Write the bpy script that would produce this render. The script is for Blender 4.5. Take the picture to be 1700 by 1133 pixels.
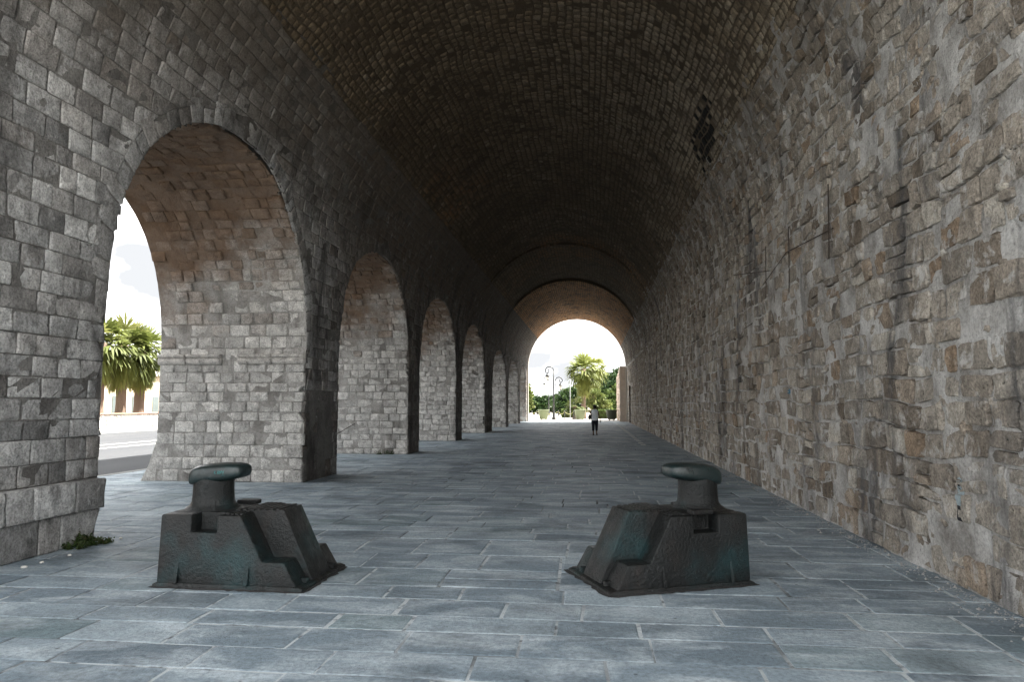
import bpy, bmesh, math, random
import numpy as np
from mathutils import Vector, Matrix
from mathutils.bvhtree import BVHTree

for o in list(bpy.data.objects):
    bpy.data.objects.remove(o)
R = math.radians
rng = np.random.default_rng(11)
random.seed(5)
sc = bpy.context.scene
col = sc.collection

# ------------------------------------------------------------------ camera
CAM_H, YAW, PITCH = 1.7, 6.358, 5.061
cam_d = bpy.data.cameras.new("camera")
cam_d.sensor_width = 36.0
cam_d.lens = 1180.0 / 1700.0 * 36.0
cam_d.clip_start, cam_d.clip_end = 0.1, 5000
cam = bpy.data.objects.new("camera", cam_d)
col.objects.link(cam)
cam.location = (0, 0, CAM_H)
cam.rotation_euler = (R(90 + PITCH), 0, R(YAW))
sc.camera = cam

# ------------------------------------------------------------------ world
SUN_EL, SUN_AZ = 60.0, 24.0          # azimuth from +X towards +Y
sun_dir = Vector((math.cos(R(SUN_EL)) * math.cos(R(SUN_AZ)), math.cos(R(SUN_EL)) * math.sin(R(SUN_AZ)), math.sin(R(SUN_EL))))
w = bpy.data.worlds.new("World")
sc.world = w
w.use_nodes = True
nt = w.node_tree
for n in list(nt.nodes):
    nt.nodes.remove(n)
L = nt.links.new
tc = nt.nodes.new("ShaderNodeTexCoord")
sky = nt.nodes.new("ShaderNodeTexSky")
sky.sky_type = 'NISHITA'
sky.sun_disc = False
sky.sun_elevation = R(SUN_EL)
sky.sun_rotation = R(90 - SUN_AZ)
sky.air_density, sky.dust_density, sky.ozone_density = 1.0, 2.0, 1.0
mp = nt.nodes.new("ShaderNodeMapping")
mp.inputs['Scale'].default_value = (1.0, 1.0, 2.6)
no = nt.nodes.new("ShaderNodeTexNoise")
no.inputs['Scale'].default_value = 2.3
no.inputs['Detail'].default_value = 8
no.inputs['Roughness'].default_value = 0.55
cov = nt.nodes.new("ShaderNodeValToRGB")
cov.color_ramp.elements[0].position, cov.color_ramp.elements[1].position = 0.24, 0.36
no2 = nt.nodes.new("ShaderNodeTexNoise")
no2.inputs['Scale'].default_value = 3.6
no2.inputs['Detail'].default_value = 7
cl = nt.nodes.new("ShaderNodeValToRGB")
cl.color_ramp.elements[0].position, cl.color_ramp.elements[1].position = 0.44, 0.66
cl.color_ramp.elements[0].color = (0.78, 0.80, 0.83, 1)
cl.color_ramp.elements[1].color = (6.5, 6.5, 6.5, 1)
mx = nt.nodes.new("ShaderNodeMix")
mx.data_type = 'RGBA'
bg = nt.nodes.new("ShaderNodeBackground")
bg.inputs['Strength'].default_value = 0.15
ow = nt.nodes.new("ShaderNodeOutputWorld")
L(tc.outputs['Generated'], mp.inputs['Vector'])
L(mp.outputs['Vector'], no.inputs['Vector'])
L(mp.outputs['Vector'], no2.inputs['Vector'])
L(no.outputs['Fac'], cov.inputs['Fac'])
L(no2.outputs['Fac'], cl.inputs['Fac'])
L(cov.outputs['Color'], mx.inputs['Factor'])
L(sky.outputs['Color'], mx.inputs['A'])
L(cl.outputs['Color'], mx.inputs['B'])
L(mx.outputs['Result'], bg.inputs['Color'])
L(bg.outputs['Background'], ow.inputs['Surface'])

sd = bpy.data.lights.new("sun", 'SUN')
sd.energy = 4.2
sd.angle = R(0.5)
sd.color = (1.0, 0.95, 0.87)
so = bpy.data.objects.new("sun", sd)
col.objects.link(so)
so.rotation_euler = (-sun_dir).to_track_quat('-Z', 'Y').to_euler()

vs = sc.view_settings
vs.view_transform, vs.look = 'Standard', 'None'
vs.exposure, vs.gamma = 2.95, 1.0
vs.use_curve_mapping = False
sc.render.engine = 'CYCLES'
cy = sc.cycles
cy.max_bounces, cy.diffuse_bounces, cy.glossy_bounces, cy.transmission_bounces = 8, 4, 2, 3
cy.use_denoising = True
cy.use_adaptive_sampling = True
cy.adaptive_threshold = 0.025
cy.sample_clamp_indirect = 6.0

# ------------------------------------------------------------------ helpers
def tag(o, label=None, cat=None, group=None, kind=None):
    if label: o["label"] = label
    if cat: o["category"] = cat
    if group: o["group"] = group
    if kind: o["kind"] = kind
    return o

def empty(name, loc=(0, 0, 0), rz=0.0, parent=None):
    o = bpy.data.objects.new(name, None)
    o.empty_display_size = 0.2
    col.objects.link(o)
    o.location = loc
    o.rotation_euler = (0, 0, rz)
    o.parent = parent
    return o

def link_mesh(name, me, mat, parent=None, smooth=False):
    o = bpy.data.objects.new(name, me)
    col.objects.link(o)
    o.parent = parent
    if mat is not None and not me.materials:
        me.materials.append(mat)
    if smooth:
        me.shade_smooth()
    return o

def mesh_np(name, V, F, mat, parent=None, smooth=True, tone=None):
    """V (n,3), F (m,4) quads (or list of faces), tone (m,3) per face"""
    me = bpy.data.meshes.new(name)
    if isinstance(F, np.ndarray):
        k = F.shape[1]
        me.vertices.add(len(V))
        me.vertices.foreach_set("co", np.ascontiguousarray(V, dtype=np.float32).ravel())
        me.loops.add(F.size)
        me.loops.foreach_set("vertex_index", np.ascontiguousarray(F, dtype=np.int32).ravel())
        me.polygons.add(len(F))
        me.polygons.foreach_set("loop_start", np.arange(0, F.size, k, dtype=np.int32))
        me.polygons.foreach_set("loop_total", np.full(len(F), k, dtype=np.int32))
        me.update(calc_edges=True)
    else:
        me.from_pydata([tuple(v) for v in V], [], [tuple(f) for f in F])
        me.update()
    if tone is not None:
        a = me.attributes.new("tone", 'FLOAT_VECTOR', 'FACE')
        a.data.foreach_set("vector", np.ascontiguousarray(tone, dtype=np.float32).ravel())
    me.polygons.foreach_set("use_smooth", np.full(len(me.polygons), smooth))
    return link_mesh(name, me, mat, parent)

def hash3(ix, iy, iz, seed):
    h = (ix.astype(np.int64) * 374761393 + iy.astype(np.int64) * 668265263 + iz.astype(np.int64) * 2147483647 + seed * 974634533) & 0xFFFFFFFF
    h = ((h ^ (h >> 13)) * 1274126177) & 0xFFFFFFFF
    h = ((h ^ (h >> 16)) * 2246822519) & 0xFFFFFFFF
    return ((h ^ (h >> 15)) & 0xFFFFFF) / float(0xFFFFFF)

def vnoise(x, y, seed=0):
    x, y = np.asarray(x, float), np.asarray(y, float)
    ix, iy = np.floor(x), np.floor(y)
    fx, fy = x - ix, y - iy
    fx, fy = fx * fx * (3 - 2 * fx), fy * fy * (3 - 2 * fy)
    z = np.zeros_like(ix)
    a, b = hash3(ix, iy, z, seed), hash3(ix + 1, iy, z, seed)
    c, d = hash3(ix, iy + 1, z, seed), hash3(ix + 1, iy + 1, z, seed)
    return (a * (1 - fx) + b * fx) * (1 - fy) + (c * (1 - fx) + d * fx) * fy

def fbm(x, y, seed=0, oct=4, gain=0.5):
    s, a, t = 0, 1.0, 0
    for i in range(oct):
        s = s + a * vnoise(x * 2 ** i, y * 2 ** i, seed + i * 17)
        t += a
        a *= gain
    return s / t            # 0..1

def sstep(a, b, x):
    t = np.clip((x - a) / (b - a), 0, 1)
    return t * t * (3 - 2 * t)

# camera projection for picking out the pieces that show largest (pixels of a 1700-wide picture)
_fw = np.array([-math.sin(R(YAW)) * math.cos(R(PITCH)), math.cos(R(YAW)) * math.cos(R(PITCH)), math.sin(R(PITCH))])
_rt = np.array([math.cos(R(YAW)), math.sin(R(YAW)), 0])
_up = np.cross(_rt, _fw)
def project(P):
    d = P - np.array([0, 0, CAM_H])
    z = np.maximum(d @ _fw, 0.05)
    return 850 + 1180 * (d @ _rt) / z, 566.5 - 1180 * (d @ _up) / z, d @ _fw

# ------------------------------------------------------------------ node materials
class M:
    def __init__(s, name):
        s.m = bpy.data.materials.new(name)
        s.m.use_nodes = True
        s.t = s.m.node_tree
        s.b = s.t.nodes["Principled BSDF"]
        s.pos = s.n("ShaderNodeNewGeometry").outputs['Position']
    def n(s, k):
        return s.t.nodes.new(k)
    def l(s, a, b):
        s.t.links.new(a, b)
    def put(s, sock, v):
        if hasattr(v, 'is_output'):
            s.l(v, sock)
        else:
            sock.default_value = v
    def map(s, scale, vec=None, loc=(0, 0, 0), rot=(0, 0, 0)):
        n = s.n("ShaderNodeMapping")
        s.l(vec or s.pos, n.inputs['Vector'])
        n.inputs['Scale'].default_value = scale
        n.inputs['Location'].default_value = loc
        n.inputs['Rotation'].default_value = rot
        return n.outputs['Vector']
    def noise(s, scale, detail=4, rough=0.55, vec=None, dist=0.0):
        n = s.n("ShaderNodeTexNoise")
        s.l(vec or s.pos, n.inputs['Vector'])
        n.inputs['Scale'].default_value = scale
        n.inputs['Detail'].default_value = detail
        n.inputs['Roughness'].default_value = rough
        n.inputs['Distortion'].default_value = dist
        return n.outputs['Fac']
    def voro(s, scale, vec=None, feature='F1'):
        n = s.n("ShaderNodeTexVoronoi")
        n.feature = feature
        s.l(vec or s.pos, n.inputs['Vector'])
        n.inputs['Scale'].default_value = scale
        return n.outputs['Distance']
    def ramp(s, fac, stops):
        n = s.n("ShaderNodeValToRGB")
        s.put(n.inputs['Fac'], fac)
        e = n.color_ramp.elements
        while len(e) < len(stops):
            e.new(0.5)
        for el, (p, c) in zip(e, stops):
            el.position = p
            el.color = (c, c, c, 1) if isinstance(c, (int, float)) else (*c, 1)
        return n.outputs['Color']
    def mix(s, fac, a, b, mode='MIX'):
        n = s.n("ShaderNodeMix")
        n.data_type = 'RGBA'
        n.blend_type = mode
        s.put(n.inputs['Factor'], fac)
        s.put(n.inputs['A'], (*a, 1) if isinstance(a, tuple) and len(a) == 3 else a)
        s.put(n.inputs['B'], (*b, 1) if isinstance(b, tuple) and len(b) == 3 else b)
        return n.outputs['Result']
    def math(s, op, a, b=0.0):
        n = s.n("ShaderNodeMath")
        n.operation = op
        s.put(n.inputs[0], a)
        s.put(n.inputs[1], b)
        return n.outputs[0]
    def attr(s, name="tone"):
        n = s.n("ShaderNodeAttribute")
        n.attribute_name = name
        x = s.n("ShaderNodeSeparateXYZ")
        s.l(n.outputs['Vector'], x.inputs[0])
        return x.outputs
    def bump(s, h, strength=0.5, dist=0.02, normal=None):
        n = s.n("ShaderNodeBump")
        n.inputs['Strength'].default_value = strength
        n.inputs['Distance'].default_value = dist
        s.l(h, n.inputs['Height'])
        if normal is not None:
            s.l(normal, n.inputs['Normal'])
        return n.outputs['Normal']
    def done(s, color, rough=0.85, normal=None, spec=0.3, metal=0.0):
        s.put(s.b.inputs['Base Color'], (*color, 1) if isinstance(color, tuple) and len(color) == 3 else color)
        s.put(s.b.inputs['Roughness'], rough)
        s.b.inputs['Specular IOR Level'].default_value = spec
        s.b.inputs['Metallic'].default_value = metal
        if normal is not None:
            s.l(normal, s.b.inputs['Normal'])
        return s.m

def plain(name, c, rough=0.7, spec=0.3, var=0.25, scale=8.0, bump=0.0, metal=0.0):
    m = M(name)
    f = m.noise(scale, 5)
    cc = m.mix(f, tuple(x * (1 - var) for x in c), tuple(min(1, x * (1 + var)) for x in c))
    nr = m.bump(m.noise(scale * 4, 5), bump, 0.02) if bump else None
    return m.done(cc, rough, nr, spec, metal)

def darken_up(z0, z1, amount, colour):
    def over(m, base):        # the tone darkens towards the crown, the feet of the walls stay paler
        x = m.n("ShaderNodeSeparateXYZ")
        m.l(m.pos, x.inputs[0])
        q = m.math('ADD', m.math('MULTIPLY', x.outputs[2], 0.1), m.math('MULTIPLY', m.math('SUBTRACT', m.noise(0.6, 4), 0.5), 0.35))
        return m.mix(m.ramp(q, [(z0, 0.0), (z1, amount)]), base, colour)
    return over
crown_dark = darken_up(0.66, 0.92, 0.9, (0.045, 0.033, 0.021))

def earth(m, base):
    x = m.n("ShaderNodeSeparateXYZ")
    m.l(m.pos, x.inputs[0])
    z = m.math('ADD', x.outputs[2], m.math('MULTIPLY', m.math('SUBTRACT', m.noise(1.3, 4, 0.6), 0.5), 3.6))
    z = m.math('ADD', z, m.math('MULTIPLY', m.math('ADD', x.outputs[0], 6.2), -0.38))
    br = m.mix(m.noise(3.5, 4, 0.65), (0.050, 0.030, 0.018), (0.235, 0.135, 0.072))
    z = m.math('MULTIPLY', z, 0.1)
    return m.mix(m.ramp(z, [(0.44, 0.0), (0.60, 0.80)]), base, br)

def stone_mat(name, ramp, tint, grime, grime_lo, grime_hi, pale, pale_lo, pale_hi, bump_d=0.012, pit=26.0, streak=0.3, rough=0.9, over=None):
    m = M(name)
    t = m.attr()
    base = m.ramp(t[0], ramp)
    base = m.mix(t[1], base, tint)
    # mottling inside a stone
    f1 = m.noise(7.0, 6, 0.62)
    base = m.mix(1.0, base, m.ramp(f1, [(0.25, 0.50), (0.5, 1.0), (0.75, 1.40)]), 'MULTIPLY')
    f2 = m.noise(38.0, 5, 0.65)
    base = m.mix(1.0, base, m.ramp(f2, [(0.3, 0.48), (0.52, 1.0), (0.75, 1.38)]), 'MULTIPLY')
    # pale lime bloom
    fp = m.noise(3.4, 6, 0.72, m.map((1, 1, 0.8), loc=(3.1, 7.7, 1.3)), 0.3)
    base = m.mix(m.ramp(fp, [(pale_lo, 0.0), (pale_hi, 0.75)]), base, pale)
    # dark crust and run-off streaks
    fg = m.noise(1.15, 5, 0.66, m.map((1, 1, streak)), 0.5)
    base = m.mix(m.ramp(fg, [(grime_lo, 0.0), (grime_hi, 0.85)]), base, grime)
    if over:
        base = over(m, base)
    # pits
    pv = m.voro(pit)
    pm = m.math('MULTIPLY', m.ramp(pv, [(0.06, 1.0), (0.2, 0.0)]), m.ramp(m.noise(4.0, 3), [(0.5, 0.0), (0.62, 1.0)]))
    base = m.mix(m.math('MULTIPLY', pm, 0.55), base, tuple(x * 0.3 for x in grime))
    base = m.mix(m.math('MULTIPLY', m.math('GREATER_THAN', t[2], 1.5), 0.92), base, (0.008, 0.008, 0.008))
    h = m.math('ADD', m.math('MULTIPLY', m.noise(14.0, 5, 0.68), 1.0), m.math('MULTIPLY', m.noise(60.0, 4, 0.6), 0.35))
    h = m.math('SUBTRACT', h, m.math('MULTIPLY', pm, 0.5))
    return m.done(base, rough, m.bump(h, 1.0, bump_d * 3.0), 0.2)

ASH = [(0.0, (0.14, 0.14, 0.138)), (0.45, (0.345, 0.345, 0.34)), (1.0, (0.53, 0.53, 0.52))]
ashlar_m = stone_mat("ashlar_stone", ASH, (0.125, 0.085, 0.055), (0.045, 0.043, 0.042), 0.50, 0.66, (0.52, 0.53, 0.53), 0.57, 0.72, over=darken_up(0.52, 0.82, 0.75, (0.085, 0.070, 0.054)))
jamb_m = stone_mat("jamb_stone", [(0.0, (0.24, 0.23, 0.215)), (0.5, (0.44, 0.43, 0.41)), (1.0, (0.60, 0.585, 0.555))], (0.20, 0.125, 0.075), (0.07, 0.062, 0.055), 0.56, 0.76, (0.52, 0.52, 0.50), 0.62, 0.8, over=earth)
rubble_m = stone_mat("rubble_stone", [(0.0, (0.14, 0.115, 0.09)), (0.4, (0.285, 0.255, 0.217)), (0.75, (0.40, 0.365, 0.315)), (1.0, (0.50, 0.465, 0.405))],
                     (0.30, 0.20, 0.12), (0.07, 0.07, 0.073), 0.52, 0.66, (0.60, 0.59, 0.57), 0.54, 0.64, 0.016, 18.0, 0.3, over=darken_up(0.58, 0.86, 0.75, (0.125, 0.098, 0.068)))
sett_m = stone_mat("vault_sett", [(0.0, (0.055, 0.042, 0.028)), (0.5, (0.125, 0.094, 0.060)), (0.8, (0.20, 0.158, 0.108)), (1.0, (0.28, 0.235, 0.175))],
                   (0.34, 0.160, 0.056), (0.02, 0.018, 0.017), 0.50, 0.68, (0.22, 0.20, 0.17), 0.62, 0.8, 0.01, 30.0, 0.8, over=darken_up(0.62, 0.96, 0.66, (0.050, 0.036, 0.022)))
end_brick_m = stone_mat("end_brick", [(0.0, (0.055, 0.042, 0.028)), (0.5, (0.125, 0.094, 0.060)), (0.8, (0.20, 0.158, 0.108)), (1.0, (0.28, 0.235, 0.175))],
                   (0.34, 0.160, 0.056), (0.02, 0.018, 0.017), 0.50, 0.68, (0.22, 0.20, 0.17), 0.62, 0.8, 0.01, 30.0, 0.8)  # end section: the bounced orange glow is put into the colour

def mortar_mat(name, a, b, dark, lo=0.5, hi=0.7, d=0.02, over=None):
    m = M(name)
    c = m.mix(m.ramp(m.noise(1.7, 5, 0.66), [(0.35, 0.0), (0.65, 1.0)]), a, b)
    c = m.mix(1.0, c, m.ramp(m.noise(30.0, 6, 0.7), [(0.28, 0.55), (0.5, 1.0), (0.75, 1.25)]), 'MULTIPLY')
    c = m.mix(m.ramp(m.noise(1.15, 5, 0.66, m.map((1, 1, 0.25)), 0.5), [(lo, 0.0), (hi, 0.85)]), c, dark)
    if over:
        c = over(m, c)
    h = m.math('ADD', m.noise(16.0, 5, 0.7), m.math('MULTIPLY', m.noise(70.0, 4), 0.4))
    return m.done(c, 0.95, m.bump(h, 1.0, d * 1.6), 0.15)
jamb_mortar = mortar_mat("jamb_mortar", (0.22, 0.21, 0.195), (0.42, 0.41, 0.39), (0.06, 0.055, 0.05), 0.5, 0.7, over=earth)
ash_mortar = mortar_mat("ashlar_mortar", (0.11, 0.105, 0.10), (0.21, 0.205, 0.195), (0.03, 0.029, 0.028), over=darken_up(0.52, 0.82, 0.75, (0.055, 0.045, 0.035)))
rub_mortar = mortar_mat("rubble_mortar", (0.26, 0.245, 0.225), (0.62, 0.61, 0.59), (0.08, 0.08, 0.082), 0.52, 0.66, 0.03, over=darken_up(0.56, 0.82, 0.8, (0.105, 0.083, 0.058)))
vault_mortar = mortar_mat("vault_mortar", (0.085, 0.066, 0.046), (0.125, 0.100, 0.072), (0.03, 0.025, 0.02), 0.56, 0.76, over=crown_dark)

# ------------------------------------------------------------------ cross-section of the hall
XC, AX, BZ, ZS = -1.4, 4.8, 4.97, 5.2       # centre, half width, vault rise, springing
_th = np.linspace(0, math.pi, 801)
_ax, _az = XC - AX * np.cos(_th), ZS + BZ * np.sin(_th)
_al = np.concatenate([[0], np.cumsum(np.hypot(np.diff(_ax), np.diff(_az)))])
ARC = _al[-1]
STOT = ARC + 2 * ZS
Y0, Y1 = 2.6, 68.5  # the unseen near mouth is drawn forward to let in more light
def axes(u):       # the vault steps down twice towards the far end
    return np.where(u > 46.8, AX - 0.14, np.where(u > 36.8, AX - 0.06, AX)), np.where(u > 46.8, BZ - 0.31, np.where(u > 36.8, BZ - 0.12, BZ))
def hall(u, s):
    """surface of the hall: u along the axis, s round the section from the left foot; returns point and inward normal"""
    u, s = np.broadcast_arrays(np.asarray(u, float), np.asarray(s, float))
    a = np.clip(s - ZS, 0, ARC)
    th = np.interp(a, _al, _th)
    ax_, bz_ = axes(u)
    x, z = XC - ax_ * np.cos(th), ZS + bz_ * np.sin(th)
    nx, nz = np.cos(th) / AX, -np.sin(th) / BZ
    nl = np.hypot(nx, nz)
    nx, nz = nx / nl, nz / nl
    lo, hi = s < ZS, s > ZS + ARC
    x = np.where(lo, XC - AX, np.where(hi, XC + AX, x))
    z = np.where(lo, s, np.where(hi, STOT - s, z))
    P = np.stack([x, u, z], -1)
    Nn = np.stack([nx, np.zeros_like(nx), nz], -1)
    return P, Nn
def right_wall(u, v):
    return hall(u, STOT - v)

# ------------------------------------------------------------------ stones
def make_stones(surf, C, h, gap=0.008, g=4, bev=0.1, drop=0.012, rough=0.006, corner=0.1, depth=0.07, jit=0.0, seed=1):
    """C (N,4,2) corners in surface metres -> verts (N,K,3) and the face pattern of one stone"""
    r = np.random.default_rng(seed)
    N = len(C)
    cen = C.mean(1, keepdims=True)
    ext = np.maximum(np.ptp(C, axis=1), 0.02)[:, None, :]
    gp = gap if np.ndim(gap) == 0 else np.asarray(gap)[:, None, None]
    C = cen + (C - cen) * np.clip(1 - 2 * gp / ext, 0.3, 1)
    fr = np.concatenate([[0], np.linspace(bev, 1 - bev, g - 2), [1]])
    FU, FV = np.meshgrid(fr, fr, indexing='ij')
    FU = np.broadcast_to(FU, (N, g, g)).copy()
    FV = np.broadcast_to(FV, (N, g, g)).copy()
    per = np.zeros((g, g), bool)
    per[0], per[-1], per[:, 0], per[:, -1] = True, True, True, True
    cor = np.zeros((g, g), bool)
    for a in (0, -1):
        for b in (0, -1):
            cor[a, b] = True
    pull = np.where(cor, 1.0, 0.0)[None] * corner * r.uniform(0.3, 1.3, (N, g, g))
    FU += (0.5 - FU) * pull
    FV += (0.5 - FV) * pull
    if jit:
        jj = r.uniform(0, jit, (N, g, g)) * per
        FU += (0.5 - FU) * jj
        FV += (0.5 - FV) * r.uniform(0, jit, (N, g, g)) * per
        FU += r.normal(0, jit * 0.25, (N, g, g)) * (~per)
        FV += r.normal(0, jit * 0.25, (N, g, g)) * (~per)
    A = C[:, 0, None, None, :] * (1 - FU[..., None]) + C[:, 1, None, None, :] * FU[..., None]
    B = C[:, 3, None, None, :] * (1 - FU[..., None]) + C[:, 2, None, None, :] * FU[..., None]
    UV = A * (1 - FV[..., None]) + B * FV[..., None]
    H = np.asarray(h)[:, None, None] + r.normal(0, 1, (N, g, g)) * rough
    H = H + ((FU - 0.5) * r.normal(0, 1, (N, 1, 1)) + (FV - 0.5) * r.normal(0, 1, (N, 1, 1))) * rough * 1.6
    H = np.where(per, H - drop * r.uniform(0.4, 1.6, (N, g, g)), H)
    P, Nn = surf(UV[..., 0], UV[..., 1])
    top = P + Nn * H[..., None]
    # perimeter in order
    idx = [(i, 0) for i in range(g)] + [(g - 1, j) for j in range(1, g)] + [(i, g - 1) for i in range(g - 2, -1, -1)] + [(0, j) for j in range(g - 2, 0, -1)]
    pi = np.array([a * g + b for a, b in idx])
    sk = (P - Nn * depth).reshape(N, g * g, 3)[:, pi]
    V = np.concatenate([top.reshape(N, g * g, 3), sk], 1)
    F = []
    for i in range(g - 1):
        for j in range(g - 1):
            F.append((i * g + j, (i + 1) * g + j, (i + 1) * g + j + 1, i * g + j + 1))
    k = len(pi)
    for a in range(k):
        b = (a + 1) % k
        F.append((pi[b], pi[a], g * g + a, g * g + b))
    return V, np.array(F)

def fix_orient(V, F, inward):
    """make the first face point along inward normal (tested on the first stone)"""
    a, b, c = V[0][F[len(F) // 4][0]], V[0][F[len(F) // 4][1]], V[0][F[len(F) // 4][2]]
    n = np.cross(b - a, c - a)
    return F if np.dot(n, inward) > 0 else F[:, ::-1]

def emit(parent, name, rest_name, V, F, tone, mat, count=300, mask=None, smooth=True, limit_px=0):
    """the `count` stones that show largest become objects of their own, the rest one mesh"""
    N = len(V)
    x, y, d = project(V.reshape(-1, 3))
    x, y, d = x.reshape(N, -1), y.reshape(N, -1), d.reshape(N, -1)
    cxm, cym = x.mean(1), y.mean(1)
    area = np.ptp(np.clip(x, 0, 1700), axis=1) * np.ptp(np.clip(y, 0, 1133), axis=1)
    ok = (d.min(1) > 0.3) & (cxm > -10) & (cxm < 1710) & (cym > -10) & (cym < 1143)
    if mask is not None:
        ok &= mask
    area = np.where(ok, area, -1)
    order = np.argsort(-area)
    pick = [i for i in order[:count] if area[i] > limit_px]
    ps = set(pick)
    for i in pick:
        o = V[i].mean(0)
        ob = mesh_np(name, V[i] - o, F, mat, parent, smooth, np.tile(tone[i], (len(F), 1)))
        ob.location = o
    ri = np.array([i for i in range(N) if i not in ps])
    if len(ri):
        K = V.shape[1]
        VV = V[ri].reshape(-1, 3)
        FF = (F[None] + (np.arange(len(ri)) * K)[:, None, None]).reshape(-1, F.shape[1])
        TT = np.repeat(tone[ri], len(F), axis=0)
        tag(mesh_np(rest_name, VV, FF, mat, parent, smooth, TT), kind="stuff")

def split_row(a, b, wlo, whi, r):
    """cut [a,b] into widths"""
    if b - a < 0.04:
        return []
    cuts = [a]
    while True:
        wd = r.uniform(wlo, whi)
        if cuts[-1] + wd > b - wlo * 0.55:
            break
        cuts.append(cuts[-1] + wd)
    cuts.append(b)
    return cuts

def mortar_grid(name, surf, us, vs_, amp, scale, seed, mat, parent, base=0.0, keep=None, void=0.0):
    U, Vv = np.meshgrid(us, vs_, indexing='ij')
    P, Nn = surf(U, Vv)
    H = base + (fbm(U * scale, Vv * scale, seed, 4, 0.6) - 0.5) * 2 * amp - void * sstep(0.54, 0.66, fbm(U * 1.1, Vv * 1.6, seed + 50, 3))
    P = P + Nn * H[..., None]
    nu, nv = U.shape
    I = np.arange(nu * nv).reshape(nu, nv)
    F = np.stack([I[:-1, :-1], I[1:, :-1], I[1:, 1:], I[:-1, 1:]], -1).reshape(-1, 4)
    if keep is not None:
        cu, cv = (U[:-1, :-1] + U[1:, 1:]) / 2, (Vv[:-1, :-1] + Vv[1:, 1:]) / 2
        F = F[keep(cu, cv).reshape(-1)]
    return mesh_np(name, P.reshape(-1, 3), F, mat, parent, True)

# ------------------------------------------------------------------ ARCADE WALL (left)
XL, XO = XC - AX, -9.6
OPEN = [(-0.3, 6.25, 6.5), (8.45, 14.95, 6.38), (17.0, 23.75, 6.1), (25.35, 32.4, 6.02), (33.9, 41.3, 5.9), (44.5, 51.8, 5.35), (53.2, 60.8, 5.15), (62.0, 67.7, 5.1)]
SPR = 2.75
RING = 0.27
EXPO = 2.3            # the arches are a little fuller than a half circle
def half_at(i, z, pad=0.0):
    """half-opening at height z (vector), pad widens the arch (ring)"""
    a0, b0, c = OPEN[i]
    a, b = (b0 - a0) / 2 + np.where(z > SPR, pad, 0.0), (c - SPR) + pad
    t = np.clip((z - SPR) / b, 0, 1)
    return np.where(z <= SPR, (b0 - a0) / 2, a * (1 - t ** EXPO) ** (1 / EXPO)) * (z < SPR + b)
def arch_pt(cen, ra, rb, t):
    c_, s_ = math.cos(t), math.sin(t)
    return (cen - ra * math.copysign(abs(c_) ** (2 / EXPO), c_), SPR + rb * abs(s_) ** (2 / EXPO))
def in_open(u, z, pad=0.0):
    m = np.zeros(np.shape(u), bool)
    for i, (a, b, c) in enumerate(OPEN):
        m |= np.abs(u - (a + b) / 2) < half_at(i, z, pad)
    return m

arc_w = tag(empty("arcade_wall", (XL, Y0, 0)), "grey ashlar wall pierced by a row of arched openings along the left side", "wall")
def P0(o):      # keep world coordinates under a moved root
    o.matrix_parent_inverse = Matrix.Identity(4)
arc_w.location = (0, 0, 0)

LEFT_TOP = 8.4
cs, hs, tn = [], [], []
r = np.random.default_rng(21)
v = 0.0
row = 0
while v < LEFT_TOP:
    hgt = r.uniform(0.36, 0.42) if v < 0.7 else r.uniform(0.215, 0.30) - 0.07 * float(sstep(5.6, 7.6, v))
    v1 = min(v + hgt, LEFT_TOP)
    edges0, edges1 = [Y0], [Y0]
    for i, (a, b, c) in enumerate(OPEN):
        cen = (a + b) / 2
        h0, h1 = float(half_at(i, np.array(v + 1e-4), RING)), float(half_at(i, np.array(v1 - 1e-4), RING))
        if h0 <= 0:
            continue
        edges0 += [cen - h0, cen + h0]
        edges1 += [cen - h1, cen + h1]
    edges0.append(Y1)
    edges1.append(Y1)
    for k in range(0, len(edges0), 2):
        a0, b0, a1, b1 = edges0[k], edges0[k + 1], edges1[k], edges1[k + 1]
        aa, bb = max(a0, a1), min(b0, b1)
        if bb - aa < 0.15:
            if max(b0 - a0, b1 - a1) > 0.12:
                cs.append([(a0, v), (b0, v), (b1, v1), (a1, v1)])
            continue
        cuts = split_row(aa, bb, 0.26, 0.54 if v > 0.7 else 0.8, r)
        for q in range(len(cuts) - 1):
            l0, l1 = (a0, a1) if q == 0 else (cuts[q], cuts[q])
            r0, r1 = (b0, b1) if q == len(cuts) - 2 else (cuts[q + 1], cuts[q + 1])
            cs.append([(l0, v), (r0, v), (r1, v1), (l1, v1)])
    v = v1
    row += 1
C = np.array(cs)
cu, cv = C[..., 0].mean(1), C[..., 1].mean(1)
# corner stones broken back by different amounts
for i, (a, b, c) in enumerate(OPEN):
    for sg_, e_ in ((-1, a), (1, b)):
        hit_ = (np.abs(C[..., 0] - e_) < 0.004) & (C[..., 1] < SPR + 0.35)
        n_ = hit_.sum()
        C[..., 0][hit_] -= -sg_ * np.clip(r.normal(0.035, 0.06, n_), 0, 0.2)
N = len(C)
h = r.normal(0.004, 0.006, N)
rubm = ((cu > 15.0) & (cu < 16.7) & (cv < 2.2 + 0.3 * r.normal(0, 1, N)))
h = np.where(rubm, h - r.uniform(0.0, 0.09, N), h)
h = np.where((cv < 0.75) & (cu < 8.4), h + 0.07 * (cv > 0.42) + 0.04, h)      # worn plinth course of the nearest pier
tone = np.stack([np.clip(r.normal(0.50, 0.26, N), 0, 1), np.clip(r.normal(0.0, 0.12, N), 0, 0.6), r.random(N)], -1)
tone[rubm, 0] *= 0.35
tone[rubm, 1] = r.uniform(0.1, 0.45, rubm.sum())
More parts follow.
